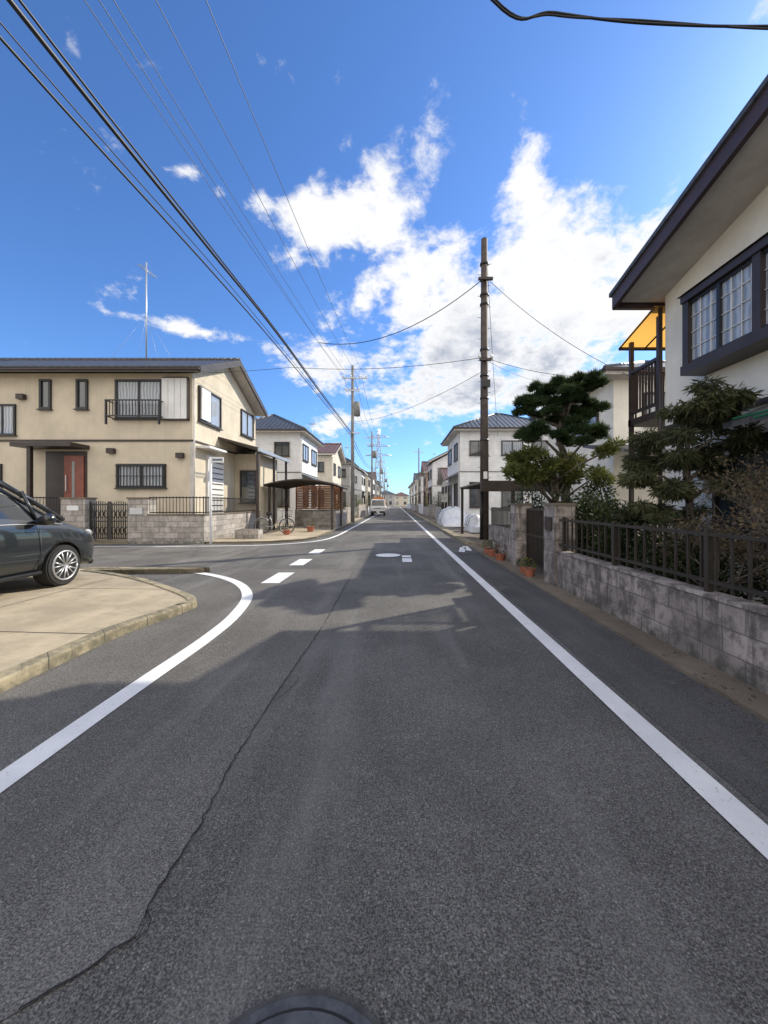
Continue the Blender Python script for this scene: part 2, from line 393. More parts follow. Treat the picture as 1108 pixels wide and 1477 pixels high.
manhole('manhole_cover',-0.27,0.865,0.335,'rust')
manhole('manhole_cover',-0.25,11.5,0.42,'paint',False)
ck=B('road_crack')
pts=seam[1:]
fine=[]
for i in range(len(pts)-1):
    a,c=Vector(pts[i]),Vector(pts[i+1]); n=max(3,int((c-a).length/0.035))
    for k in range(n):
        p=a.lerp(c,k/n); fine.append((p.x+random.gauss(0,0.006),p.y+random.gauss(0,0.003)))
strip(ck,'road_crack','crack',fine,[random.uniform(0.002,0.009) for _ in fine],0.0125)
for br_ in ([(-0.95,1.46),(-0.90,1.40),(-0.93,1.33)],[(-0.97,3.0),(-0.9,3.15),(-0.86,3.4)]):
    strip(ck,'road_crack','crack',[(x+random.gauss(0,.004),y) for x,y in smooth_pts(br_,6)],0.004,0.0125)
ck.done()
edge=smooth_pts([(-3.22,-20),(-3.22,0),(-3.23,3.7),(-3.2,4.6),(-3.03,5.35),(-3.05,5.9),(-3.75,6.6),(-5.2,7.7),(-6.8,8.5),(-8.5,8.85),(-60,8.9)],6)
pv=B('pavement')
inner=[(x-0.17 if y<5.9 else x-0.06,y-(0.16 if y>5.6 else 0.0)) for x,y in edge]
pv.prism('paved_apron','concrete',inner+[(-60,-20)],0.0,0.095)
n=len(edge)
v=[(x,y,0.0) for x,y in edge]+[(x-0.012,y-0.008,0.095) for x,y in edge]+[(x-0.035,y-0.02,0.11) for x,y in edge]+[(x,y,0.11) for x,y in inner]+[(x,y,0.0) for x,y in inner]
f=[]
for rr in range(4):
    for i in range(n-1): f.append((rr*n+i,rr*n+i+1,(rr+1)*n+i+1,(rr+1)*n+i))
pv.add('kerb_stones','kerb',v,f); pv.done()
pj=B('pavement_joints')
for a,c in (((-3.3,4.3),(-12,4.9)),((-3.6,6.55),(-12,6.9)),((-5.4,-3),(-5.6,7.6))):
    strip(pj,'pavement_joints','crack',[a,c],0.012,0.0985)
pj.done()
pf=B('pavement')
pts=[(-60,15.0),(-6.4,15.0),(-5.0,15.3),(-3.95,16.2),(-3.6,17.5),(-3.55,30),(-3.55,420),(-60,420)]
pf.prism('paved_surface','concrete',pts,0.0,0.07)
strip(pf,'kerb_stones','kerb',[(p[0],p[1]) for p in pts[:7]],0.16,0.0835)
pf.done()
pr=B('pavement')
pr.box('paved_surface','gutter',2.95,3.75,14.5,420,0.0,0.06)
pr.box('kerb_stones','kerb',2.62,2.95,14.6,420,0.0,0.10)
pr.done()

# ------------------------------------------------------------------ left tan house
h=B('tan_house')
FX=-8.9; FY=16.8
prof=[(16.8,0),(24.3,0),(24.3,7.05),(20.3,8.75),(16.8,7.25)]
h.extr('walls','tan',prof,'x',-21.5,FX)
gable(h,-22,-8.3,16.2,24.5,7.3,9.05,'x',0.17,yr=20.3,tile='tile_dark',edge='soffit')
h.extr('verge_board','brown',[(16.15,7.36),(20.3,9.13),(24.55,7.36),(24.55,7.08),(20.3,8.83),(16.15,7.08)],'x',-8.3+0.003,-8.22)
h.tube('gutter_pipe','brown',[(-22,16.1,7.2),(-8.25,16.1,7.2)],0.07)
fbox(h,'floor_band','brown','y-',FY,-21.5,FX+0.06,0,0.05,4.28,4.36)
fbox(h,'floor_band','brown','x+',FX,16.75,24.3,0,0.05,4.28,4.36)
fbox(h,'corner_trim','soffit','y-',FY,FX-0.10,FX+0.03,0.0,0.03,0,4.27)
window(h,'y-',FY,-12.25,-10.2,5.25,6.97,'black','curtain',2,fw=0.09)
for z in (5.28,5.95): fbox(h,'balcony_rail','black','y-',FY,-12.4,-10.1,0.42,0.47,z,z+0.05)
for i in range(17):
    a=-12.36+i*0.14; fbox(h,'balcony_rail','black','y-',FY,a,a+0.025,0.43,0.455,5.3,5.96)
for a in (-12.4,-10.14):
    for z in (5.28,5.95): fbox(h,'balcony_rail','black','y-',FY,a,a+0.04,0.0,0.46,z,z+0.045)
    fbox(h,'balcony_rail','black','y-',FY,a,a+0.06,0.38,0.46,4.95,6.0)
fbox(h,'shutter_box','white','y-',FY,-10.16,-9.08,0,0.16,5.25,7.0)
fbox(h,'shutter_frame','brown','y-',FY,-10.17,-9.05,0,0.12,7.003,7.06); fbox(h,'shutter_frame','brown','y-',FY,-9.077,-9.03,0,0.17,5.2,7.0); fbox(h,'shutter_frame','brown','y-',FY,-10.17,-9.03,0,0.17,5.19,5.247)
for i in range(1,4): fbox(h,'shutter_box_seams','soffit','y-',FY,-10.16+i*0.27,-10.15+i*0.27,0.16,0.175,5.3,6.95)
for a in (-15.55,-13.95): window(h,'y-',FY,a,a+0.5,5.68,6.98,'black','glass',1,fw=0.09)
window(h,'y-',FY,-17.75,-16.6,4.55,5.9,'black','curtain',2)
window(h,'y-',FY,-12.2,-10.05,2.25,3.3,'black','curtain',2,fw=0.1)
for i in range(15): fbox(h,'window_lattice','black','y-',FY,-12.1+i*0.14,-12.075+i*0.14,0.14,0.165,2.3,3.25)
for z in (2.3,2.75,3.2): fbox(h,'window_lattice','black','y-',FY,-12.2,-10.05,0.12,0.15,z,z+0.03)
fbox(h,'porch_recess','brown','y-',FY,-15.3,-13.5,0.0,0.03,0.9,3.85)
fbox(h,'entrance_door','door','y-',FY,-14.45,-13.6,0.03,0.08,1.2,3.65)
fbox(h,'door_handle','silver','y-',FY,-14.35,-14.31,0.08,0.14,2.1,2.8)
fbox(h,'door_panel_light','glass','y-',FY,-14.1,-13.98,0.08,0.09,1.6,3.4)
fbox(h,'porch_canopy','brown','y-',FY,-15.9,-13.4,0.0,1.0,3.93,4.1)
fbox(h,'porch_post','brown','y-',FY,-15.3,-15.15,0.75,0.9,0.0,3.93)
for a,z in ((-9.4,3.55),(-12.4,3.75),(-16.3,6.1),(-18.4,3.4)):
    fbox(h,'vent_hoods','brown','y-',FY,a-0.15,a+0.15,0,0.2,z,z+0.22)
fbox(h,'left_window_low','glass','y-',FY,-18.6,-17.3,0,0.03,2.0,3.2)
for a,c in ((-18.7,-18.6),(-17.3,-17.2)): fbox(h,'left_window_frame','black','y-',FY,a,c,0,0.09,1.9,3.3)
window(h,'x+',FX,17.25,19.4,5.3,6.88,'brown','curtain',2)
fbox(h,'shutter_box','white','x+',FX,17.3,18.1,0.1,0.17,5.38,6.8)
window(h,'x+',FX,21.95,23.8,5.55,7.0,'brown','curtain',2)
fbox(h,'side_lattice_door','white','x+',FX,18.0,19.6,0,0.1,1.0,3.85)
for i in range(10): fbox(h,'side_lattice_bars','brown','x+',FX,18.1,19.5,0.1,0.12,1.2+i*0.26,1.24+i*0.26)
h.extr('lean_to_roof','brown',[(-8.9,4.78),(-6.9,4.25),(-6.9,4.38),(-8.9,4.92)],'y',19.2,24.6)
h.extr('lean_to_gutter','silver',[(-6.9,4.18),(-6.8,4.18),(-6.8,4.34),(-6.9,4.34)],'y',19.15,24.65)
h.box('annex_wall','tan',-8.9+0.003,-7.5,21.2,24.2,0,4.3)
window(h,'y-',21.2,-8.6,-7.7,1.6,3.4,'brown','glass',1)
for yy in (19.4,22.0,24.4): h.box('lean_to_posts','brown',-7.08,-6.96,yy,yy+0.12,0,4.25)
fbox(h,'side_canopy','white','x+',FX,17.1,18.9,0,0.6,4.05,4.15)
h.tube('downpipe','soffit',[(-8.78,16.7,7.0),(-8.78,16.7,0.3)],0.04)
h.done()
a=B('tv_antenna')
ax,ay=-13.2,20.3
a.tube('mast','silver',[(ax,ay,9.0),(ax,ay,14.3)],0.035)
a.tube('boom','silver',[(ax-0.1,ay-0.5,13.9),(ax+0.1,ay+0.7,13.9)],0.02)
for i in range(8):
    y=ay-0.45+i*0.15; a.tube('elements','silver',[(ax-0.2,y,13.9),(ax+0.2,y,13.9)],0.007,5)
for dx,dy in ((-1.3,-1.0),(1.3,-1.0),(-1.3,1),(1.3,1)): a.tube('guy_wires','silver',[(ax,ay,11.5),(ax+dx,ay+dy,8.65)],0.005,4)
a.done()
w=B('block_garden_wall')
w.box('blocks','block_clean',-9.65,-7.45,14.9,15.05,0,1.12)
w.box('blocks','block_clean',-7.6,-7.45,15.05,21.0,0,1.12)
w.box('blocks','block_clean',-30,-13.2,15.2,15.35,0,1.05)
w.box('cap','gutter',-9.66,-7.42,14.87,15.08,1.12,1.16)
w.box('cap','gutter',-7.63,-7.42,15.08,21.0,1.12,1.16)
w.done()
fe=B('iron_fence')
def railing(b,part,mat,p0,p1,z0,z1,step=0.13,t=0.022):
    p0=Vector(p0);p1=Vector(p1);L=(p1-p0).length;n=int(L/step);d=(p1-p0)/L
    for z in (z0+0.06,z1-0.05): b.tube(part,mat,[(p0.x,p0.y,z),(p1.x,p1.y,z)],t,4,smooth=False)
    for i in range(n+1):
        p=p0+d*(i*step); b.tube(part,mat,[(p.x,p.y,z0),(p.x,p.y,z1)],t*0.6,4,smooth=False)
railing(fe,'iron_fence','black',(-9.6,14.97),(-7.52,14.97),1.16,1.85)
railing(fe,'iron_fence','black',(-7.52,15.0),(-7.52,20.9),1.16,1.85)
railing(fe,'iron_fence','black',(-20,15.27),(-13.3,15.27),1.05,1.85)
fe.done()
gp=B('gate')
for x0,x1 in ((-13.05,-12.1),(-10.45,-9.65)):
    gp.box('pillars','block_clean',x0,x1,14.95,15.5,0,1.75); gp.box('pillar_caps','gutter',x0-0.03,x1+0.03,14.92,15.53,1.75,1.81)
gp.box('name_plate','white',-12.8,-12.35,14.93,14.947,1.3,1.48)
gp.box('letterbox','silver',-10.35,-9.85,14.91,14.947,1.15,1.4)
for s0 in (-12.05,-11.25):
    s1=s0+0.76
    for x in (s0,s1-0.04): gp.box('iron_leaves','black',x,x+0.045,15.1,15.14,0.15,1.65)
    for z in (0.18,0.85,1.5): gp.box('iron_leaves','black',s0,s1,15.105,15.135,z,z+0.045)
    for i in range(1,9):
        x=s0+i*0.085; gp.tube('iron_bars','black',[(x,15.12,0.2),(x,15.12,1.55+0.12*math.sin(i/9*math.pi))],0.018,5)
    for i in range(4):
        cx=s0+0.12+i*0.17
        gp.tube('iron_scrolls','black',[(cx+0.07*math.cos(q*0.7),15.1,1.15+0.15*math.sin(q*0.7)) for q in range(10)],0.018,4)
        gp.tube('iron_scrolls','black',[(cx+0.07*math.cos(q*0.7),15.1,0.5+0.15*math.sin(q*0.7)) for q in range(10)],0.018,4)
gp.done()
sp_=B('street_sign_pole')
sp_.tube('post','white',[(-6.93,14.35,0.0),(-6.93,14.35,3.3)],0.045,10)
sp_.box('plate','white',-6.9,-6.45,14.33,14.36,3.1,3.3)
sp_.box('plate_text_band','car_blue',-6.86,-6.49,14.322,14.328,3.16,3.24)
sp_.done()
pl=B('planter_box')
pl.box('trough','block_clean',-6.9,-5.9,16.4,17.0,0.07,0.45); pl.box('soil','ground',-6.83,-5.97,16.47,16.93,0.4,0.458)
pl.done()
# bicycle parked by the lean-to (axis of travel along plan x)
bc=B('bicycle')
bx0,by0,bz0=-6.75,19.3,0.07
def wheel(cx,cz,r):
    bc.tube('tyres','tyre',[(cx+r*math.cos(a_*math.pi/12),by0,cz+r*math.sin(a_*math.pi/12)) for a_ in range(25)],0.022,6)
    bc.tube('rims','silver',[(cx+(r-.03)*math.cos(a_*math.pi/12),by0,cz+(r-.03)*math.sin(a_*math.pi/12)) for a_ in range(25)],0.012,5)
    for q in range(12): bc.tube('spokes','silver',[(cx,by0,cz),(cx+(r-.03)*math.cos(q*math.pi/6),by0,cz+(r-.03)*math.sin(q*math.pi/6))],0.003,3)
R_=0.38; w1=(bx0,bz0+R_); w2=(bx0+1.25,bz0+R_)
wheel(*w1,R_); wheel(*w2,R_)
bb=(bx0+.55,bz0+.34); seat=(bx0+.40,bz0+.92); head=(bx0+1.03,bz0+.88)
for p,q in ((w1,bb),(bb,seat),(bb,head),(w1,(bx0+.43,bz0+.8)),(w2,(bx0+1.0,bz0+1.12))): bc.tube('frame','silver',[(p[0],by0,p[1]),(q[0],by0,q[1])],0.022,6)
bc.tube('handlebar','silver',[(bx0+.85,by0-.3,bz0+1.15),(bx0+1.0,by0-.25,bz0+1.2),(bx0+1.0,by0+.25,bz0+1.2),(bx0+.85,by0+.3,bz0+1.15)],0.014,6)
bc.tube('saddle','black',[(bx0+.25,by0,bz0+.97),(bx0+.4,by0,bz0+.99),(bx0+.56,by0,bz0+.96)],[.09,.07,.025],8)
for s_ in (-1,1):
    bc.tube('basket','black',[(bx0+1.1,by0+s_*.17,bz0+.85),(bx0+1.1,by0+s_*.2,bz0+1.15),(bx0+1.5,by0+s_*.2,bz0+1.15),(bx0+1.42,by0+s_*.17,bz0+.85),(bx0+1.1,by0+s_*.17,bz0+.85)],.01,4)
for q in range(5): bc.tube('basket','black',[(bx0+1.12+q*.08,by0-.19,bz0+1.0),(bx0+1.12+q*.08,by0-.17,bz0+.85),(bx0+1.12+q*.08,by0+.17,bz0+.85),(bx0+1.12+q*.08,by0+.19,bz0+1.15)],.006,4)
bc.tube('cranks','silver',[(bx0+.45,by0-.1,bz0+.22),(bx0+.55,by0-.06,bz0+.34),(bx0+.55,by0+.06,bz0+.34),(bx0+.65,by0+.1,bz0+.46)],.012,5)
bc.tube('mudguards','silver',[(bx0+.42*math.cos(a_),by0,bz0+R_+.42*math.sin(a_)) for a_ in (0.6,1.0,1.5,2.0,2.5,3.0)],.02,5)
bc.done()
cp=B('carport')
X0,X1,Y0,Y1=-7.3,-3.35,21.3,26.0
N=12; top=[]
for i in range(N+1):
    q=i/N; x=X0+(X1-X0)*q; z=2.62+0.45*math.sin(math.pi*(0.12+0.76*q))-0.12
    top.append((x,z))
prof=top+[(x,z-0.05) for x,z in reversed(top)]
cp.extr('roof_panels','smoke',prof,'y',Y0,Y1)
for k in range(8):
    y=Y0+(Y1-Y0)*k/7; cp.tube('roof_ribs','brown',[(x,y,z-0.06) for x,z in top],0.045,6)
cp.tube('side_beams','brown',[(X0,Y0,top[0][1]-0.08),(X0,Y1,top[0][1]-0.08)],0.08,6)
cp.tube('side_beams','brown',[(X1,Y0,top[-1][1]-0.08),(X1,Y1,top[-1][1]-0.08)],0.08,6)
for x in (X0+0.1,X1-0.3):
    for y in (Y0+0.5,Y1-0.7): cp.box('posts','brown',x-0.06,x+0.06,y-0.06,y+0.06,0,2.7)
cp.done()
sh=B('wooden_screen_fence')
for i in range(14): sh.box('boards','wood',-6.9,-3.7,26.3,26.36,1.2+i*0.115,1.295+i*0.115)
for x in (-6.9,-5.3,-3.75): sh.box('posts','brown',x,x+0.08,26.37,26.45,0,2.85)
sh.box('base_wall','block_clean',-6.95,-3.65,26.3,26.5,0,1.18)
sh.done()
w=B('block_garden_wall')
w.box('block_garden_wall','block_clean',-5.9,-3.8,24.4,24.55,0,1.1); w.box('block_garden_wall','block_clean',-3.95,-3.8,24.55,29.0,0,1.1); w.done()
def leaves(b,part,mat,c,rad,n,size,droop=0.0,aspect=0.5,shell=0.5,up=0.0):
    V=[];F=[]
    for _ in range(n):
        while True:
            d=Vector((random.gauss(0,1),random.gauss(0,1),random.gauss(0,1)))
            if d.length>0.01: d.normalize(); break
        rr=random.uniform(shell,1.0)**0.6
        p=Vector((c[0]+d.x*rad[0]*rr,c[1]+d.y*rad[1]*rr,c[2]+d.z*rad[2]*rr))
        o=(Vector((d.x,d.y,d.z*0.6+up))+Vector((random.gauss(0,.6),random.gauss(0,.6),random.gauss(0,.5)-droop))).normalized()
        s=size*random.uniform(0.6,1.3); sd=o.cross(Vector((random.gauss(0,1),random.gauss(0,1),random.gauss(0,1)))).normalized()*s*aspect*0.5
        k=len(V); V+= [p,p+o*s*0.5+sd,p+o*s,p+o*s*0.5-sd]; F.append((k,k+1,k+2,k+3))
    b.add(part,mat,V,F)
def pot(b,x,y,r,hh,leaf='hedge',n=120):
    b.tube('pot','terracotta',[(x,y,0.03),(x,y,hh*0.9),(x,y,hh*0.9),(x,y,hh)],[r*0.7,r,r*1.1,r*1.1],14,smooth=False)
    leaves(b,'plant',leaf,(x,y,hh+r*0.8),(r*1.2,r*1.2,r*1.1),n,0.06)
def needles(b,part,mat,c,rad,n,size,blades=7,w=0.013):
    V=[];F=[]
    for _ in range(n):
        d=Vector((random.gauss(0,1),random.gauss(0,1),random.gauss(0,1))).normalized()
        rr=random.uniform(0.25,1.0)**0.5
        jag=1+0.25*math.sin(d.x*5+c[0]*9)+0.2*math.sin(d.y*7+c[2]*5)
        p=Vector((c[0]+d.x*rad[0]*rr*jag,c[1]+d.y*rad[1]*rr*jag,c[2]+abs(d.z)*rad[2]*rr-0.25*rad[2]+0.1*random.random()))
        for _k in range(blades):
            o=Vector((random.gauss(0,.7)+d.x*.5,random.gauss(0,.7)+d.y*.5,abs(random.gauss(0.5,.5)))).normalized()*size*random.uniform(.7,1.2)
            sd=o.cross(Vector((random.gauss(0,1),random.gauss(0,1),random.gauss(0,1)))).normalized()*w
            k=len(V); V+=[p-sd,p+sd,p+o]; F.append((k,k+1,k+2))
    b.add(part,mat,V,F)
pp=B('potted_plant'); pot(pp,-5.3,18.6,0.18,0.3); pp.done()
pp=B('potted_plant'); pot(pp,-4.6,20.6,0.2,0.35,'yew'); pp.done()

# ------------------------------------------------------------------ generic street houses
def house(name,x0,x1,y0,y1,ze,zr,wall,tile,roof='hip',side='x+',nw=2,over=0.5,fr='brown',pent=True,ant=False):
    b=B(name)
    b.box('walls',wall,x0,x1,y0,y1,0,ze-0.2)
    if roof=='hip': hip(b,x0-over,x1+over,y0-over,y1+over,ze,zr,tile=tile)
    else:
        ax='x' if roof=='gx' else 'y'
        gable(b,x0-over,x1+over,y0-over,y1+over,ze,zr,ax,0.18,tile=tile)
        if ax=='x': b.extr('gable_walls',wall,[(y0,ze-0.2),(y1,ze-0.2),((y0+y1)/2,zr-0.3)],'x',x0,x1)
        else: b.extr('gable_walls',wall,[(x0,ze-0.2),(x1,ze-0.2),((x0+x1)/2,zr-0.3)],'y',y0,y1)
    fs=ze/7.2
    L=x1-x0
    for i in range(nw):
        c=x0+L*(i+0.5)/nw+random.uniform(-.2,.2)
        wd=random.uniform(0.5,0.9)
        window(b,'y-',y0,c-wd,c+wd,5.2*fs,6.3*fs,fr,random.choice(['glass','curtain']),2)
        window(b,'y-',y0,c-wd,c+wd,1.3*fs,3.2*fs,fr,random.choice(['glass','curtain']),2)
    pl_=x1 if side=='x+' else x0
    L=y1-y0
    for i in range(2):
        c=y0+L*(i+0.5)/2; wd=random.uniform(0.5,1.0)
        window(b,side,pl_,c-wd,c+wd,5.0*fs,6.3*fs,fr,'curtain',2)
        window(b,side,pl_,c-wd,c+wd,1.3*fs,3.2*fs,fr,'glass',2)
    fbox(b,'floor_band',fr,'y-',y0,x0,x1,0,0.04,3.95*fs,4.0*fs)
    fbox(b,'floor_band',fr,side,pl_,y0,y1,0,0.04,3.95*fs,4.0*fs)
    if pent:
        s=1 if side=='x+' else -1
        b.extr('pent_roof',tile,[(pl_,3.9*fs),(pl_+s*0.9,3.5*fs),(pl_+s*0.9,3.42*fs),(pl_,3.8*fs)],'y',y0+0.5,y1-0.5)
    b.tube('downpipe','soffit',[(pl_+(0.06 if side=='x+' else -0.06),y0+0.1,ze-0.3),(pl_+(0.06 if side=='x+' else -0.06),y0+0.1,0.1)],0.04,6)
    if ant:
        cx,cy=(x0+x1)/2,(y0+y1)/2
        b.tube('antenna','silver',[(cx,cy,zr-.2),(cx,cy,zr+2.6)],0.03,5)
        for q in range(5): b.tube('antenna','silver',[(cx-.4,cy-.4+q*.2,zr+2.4),(cx+.4,cy-.4+q*.2,zr+2.4)],0.012,4)
        b.tube('antenna','silver',[(cx,cy-.5,zr+2.4),(cx,cy+.5,zr+2.4)],0.015,4)
    b.done()
house('white_house',-13.5,-7.5,30,36.5,7.3,9.2,'white_wall','tile_blue','hip','x+',2)
house('beige_house',-12.5,-6.9,41,48,6.9,8.4,'beige_wall','tile_brown','gx','x+',2,ant=True)
house('grey_house',-12,-6.2,51,57,7.1,8.9,'grey_wall','tile_dark','hip','x+',2)
house('white_house',-11,-5.6,61,68,6.8,8.6,'white_wall','tile_blue','gy','x+',2,ant=True)
house('beige_house',-11,-5.4,72,79,7.2,9.0,'beige_wall','tile_dark','hip','x+',2)
house('white_house',-11,-5.2,84,92,6.9,8.7,'white_wall','tile_brown','gx','x+',2)
house('grey_house',-12,-5.0,98,108,7.2,9.1,'grey_wall','tile_blue','hip','x+',2)
house('beige_house',-12,-5.0,116,128,7.0,9.1,'beige_wall','tile_dark','hip','x+',2)
house('white_house',4.75,12.2,28.8,35.7,7.2,9.1,'white_wall','tile_blue','hip','x-',3)
house('brown_house',5.4,11,40,46,4.0,5.4,'beige_wall','tile_brown','gx','x-',2,pent=False)
house('white_house',4.6,10.5,49,56,7.0,8.7,'white_wall','tile_dark','gy','x-',2,ant=True)
house('brown_house',4.7,10.5,60,67,6.6,8.4,'brown_wall','tile_brown','gx','x-',2)
house('white_house',4.6,10.5,72,80,7.2,9.0,'white_wall','tile_blue','hip','x-',2,ant=True)
house('beige_house',4.6,10.5,86,95,6.9,8.6,'beige_wall','tile_dark','gx','x-',2)
house('white_house',4.6,11.5,102,114,7.1,9.0,'white_wall','tile_dark','hip','x-',2)
house('beige_house',4.6,11.5,122,136,7.3,9.4,'beige_wall','tile_blue','hip','x-',2)
for i,(xx,yy) in enumerate(((-16,170),(-6,215),(3,250),(12,190),(22,230),(-28,200))):
    house(['white_house','grey_house','beige_house'][i%3],xx-5,xx+5,yy,yy+9,7.0,9.2,['white_wall','grey_wall','beige_wall'][i%3],['tile_dark','tile_blue','tile_brown'][i%3],'hip','x+',2,pent=False)
def gwall(x,y0,y1,hh,mat='block_clean',th=0.15):
    b=B('garden_wall'); s=th if x>0 else -th
    b.box('blocks',mat,x,x+s,y0,y1,0,hh); b.box('cap','gutter',x-0.02 if s>0 else x+0.02,x+s+(0.02 if s>0 else -0.02),y0-0.02,y1+0.02,hh,hh+0.05)
    b.done()
for y0,y1,hh in ((30,36.5,1.3),(40.5,49,1.5),(51,58,1.1),(60,70,1.6),(72,82,1.2),(85,110,1.4),(112,150,1.4)): gwall(-3.95,y0,y1,hh,random.choice(['block_clean','beige_wall','white_wall']))
for y0,y1,hh in ((36,40,1.3),(42,48,1.5),(50,58,1.2),(60,70,1.6),(72,84,1.3),(87,110,1.5),(112,150,1.4)): gwall(4.0,y0,y1,hh,random.choice(['block_clean','white_wall','grey_wall']))
def bush(name,x,y,rx,ry,rz,n,mat='hedge',size=0.13,z=None):
    b=B(name); b.tube('stems','bark',[(x,y,0),(x+0.05,y,rz)],[0.06,0.02],6)
    for i in range(7):
        leaves(b,'foliage',mat,(x+random.uniform(-.5,.5)*rx,y+random.uniform(-.5,.5)*ry,(z or rz)+random.uniform(-.45,.45)*rz),(rx*.6,ry*.6,rz*.6),n//7,size,shell=0.3)
    b.done()
bush('garden_shrub',-4.8,31.5,0.7,1.5,1.2,1400)
bush('garden_shrub',-4.9,50,0.8,1.8,1.6,1200,'yew')
bush('garden_shrub',-4.8,70,0.8,2,2.0,1000)
bush('garden_shrub',5.0,48,0.8,1.8,1.5,1000,'hedge')
bush('garden_shrub',4.9,58,0.7,1.5,1.9,900,'yew')
bush('garden_shrub',4.9,84,0.9,2.0,2.2,900)

# ------------------------------------------------------------------ poles and wires
def upole(name,x,y,H,mat,arms,r0=0.17,r1=0.11,steps=True):
    b=B(name)
    b.tube('shaft',mat,[(x,y,-0.1),(x,y,H)],[r0,r1],14)
    for z,wd,off in arms:
        b.box('crossarms','silver' if mat=='pole_grey' else 'brown',x-wd/2+off,x+wd/2+off,y-0.22,y-0.13,z,z+0.09)
        for q in (-0.45,-0.15,0.2,0.45):
            b.tube('insulators','white',[(x+off+wd*q,y-0.175,z+0.09),(x+off+wd*q,y-0.175,z+0.2),(x+off+wd*q,y-0.175,z+0.3)],[0.05,0.07,0.03],8)
    if steps:
        z=2.2; i=0
        while z<H-0.8:
            s=1 if i%2 else -1
            b.tube('climbing_steps',mat,[(x,y,z),(x+s*0.28,y,z)],0.010,5); z+=0.45; i+=1
    return b
b=upole('utility_pole',3.7,16.2,12.7,'pole',[],0.19,0.13)
for z in (4.2,5.95,6.9,7.6,8.0,9.9,10.3,10.95,11.6): b.tube('bands','black',[(3.7,16.2,z),(3.7,16.2,z+0.08)],0.183,14)
b.box('brackets','brown',3.45,3.95,15.9,16.02,7.5,7.6); b.box('brackets','brown',3.4,4.0,15.9,16.02,10.85,10.95)
for x in (3.45,3.95): b.tube('insulators','white',[(x,15.96,7.6),(x,15.96,7.75)],0.06,8)
b.box('junction_box','black',3.52,3.88,15.88,16.0,6.4,6.7)
b.tube('cable_guard','black',[(3.55,16.05,0.0),(3.55,16.05,2.4)],0.05,8)
b.box('number_plate','white',3.62,3.78,15.99,16.005,2.6,2.9)
b.done()
b=upole('utility_pole',-3.53,31,12.7,'pole_grey',[(11.6,2.0,0.2),(10.6,1.2,0.0)])
b.tube('transformer','pole_grey',[(-3.15,30.8,8.6),(-3.15,30.8,9.7)],0.25,14); b.box('brackets','silver',-3.9,-2.9,30.75,30.85,7.2,7.28); b.done()
for y,x in ((59,-3.75),(90,-3.8),(124,-3.8),(160,-3.9)):
    b=upole('utility_pole',x,y,12.7,'pole_grey',[(11.6,2.2,0),(10.6,1.5,0)],steps=False); b.tube('transformer','pole_grey',[(x+0.4,y,8.6),(x+0.4,y,9.7)],0.3,10); b.done()
b=upole('utility_pole',4.2,72,12,'pole_grey',[(11.2,1.6,0)],steps=False); b.done()
def wire(b,part,p0,p1,sag,r,mat='cable',n=16):
    p0=Vector(p0);p1=Vector(p1)
    pts=[]
    for i in range(n+1):
        q=i/n; p=p0.lerp(p1,q); p.z-=sag*4*q*(1-q); pts.append(p)
    b.tube(part,mat,pts,r,5,cap=False)
W=B('overhead_wires')
def bundle(pts,r,name,mat='cable'):
    W.tube(name,mat,smooth_pts(pts,10),r,6,cap=False)
bundle([(-4.1,-12,7.2),(-4.03,0,6.75),(-4.0,4,6.76),(-3.9,8,6.86),(-3.8,12.3,6.98),(-3.7,20,7.0),(-3.55,31,7.15)],0.030,'thick_cable')
bundle([(-4.05,-12,7.25),(-3.98,0,6.85),(-3.95,4,6.83),(-3.86,8,6.9),(-3.78,12.3,7.02),(-3.66,20,7.05),(-3.5,31,7.2)],0.016,'support_strand')
bundle([(-4.4,-12,7.0),(-4.3,0,6.5),(-4.2,4.2,6.5),(-4.05,8,6.62),(-3.95,12.3,6.75),(-3.75,20,6.8),(-3.6,31,6.95)],0.018,'phone_cable')
bundle([(-4.35,-12,7.05),(-4.25,0,6.62),(-4.15,4.2,6.60),(-4.0,8,6.72),(-3.92,12.3,6.85),(-3.72,20,6.88),(-3.6,31,7.05)],0.009,'phone_cable')
for xa,xp,z in ((-5.9,-4.2,11.85),(-5.35,-3.9,11.85),(-5.15,-3.8,11.1),(-4.55,-3.1,11.85),(-3.6,-2.6,11.85)):
    d=(xp-xa)/(31-7.25)
    p0=(xa-d*20,-12.75,z+0.2)
    wire(W,'high_wires',p0,(xp,30.8,z),0.9,0.009,'cable_grey' ,24)
for i,(ya,yb) in enumerate(((31,59),(59,90),(90,124),(124,160))):
    for x,z in ((-4.3,11.9),(-3.4,11.9),(-2.8,11.9),(-3.6,10.8),(-3.6,7.15),(-3.7,6.95)):
        wire(W,'street_wires',(x,ya,z),(x-0.1,yb,z),0.7,0.02 if z<8 else 0.012,'cable')
wire(W,'span_wires',(3.6,16.1,10.95),(-4.05,20.0,9.95),0.95,0.018)
wire(W,'span_wires',(3.6,16.0,7.65),(-4.9,18.0,7.95),0.25,0.012)
wire(W,'span_wires',(-4.9,18.0,7.95),(-22.0,19.5,9.2),0.6,0.010,'cable_grey')
wire(W,'span_wires',(3.6,16.1,7.1),(-3.5,31,8.2),0.5,0.010)
wire(W,'span_wires',(3.8,16.0,10.9),(8.5,13.0,5.6),0.4,0.010,'cable_grey')
wire(W,'span_wires',(3.8,16.1,11.6),(7.6,28.8,6.7),0.5,0.012,'cable_grey')
wire(W,'span_wires',(3.8,16.0,7.6),(8.5,14,6.2),0.3,0.010)
wire(W,'span_wires',(3.6,16.0,7.6),(10.5,24,9.0),0.3,0.010)
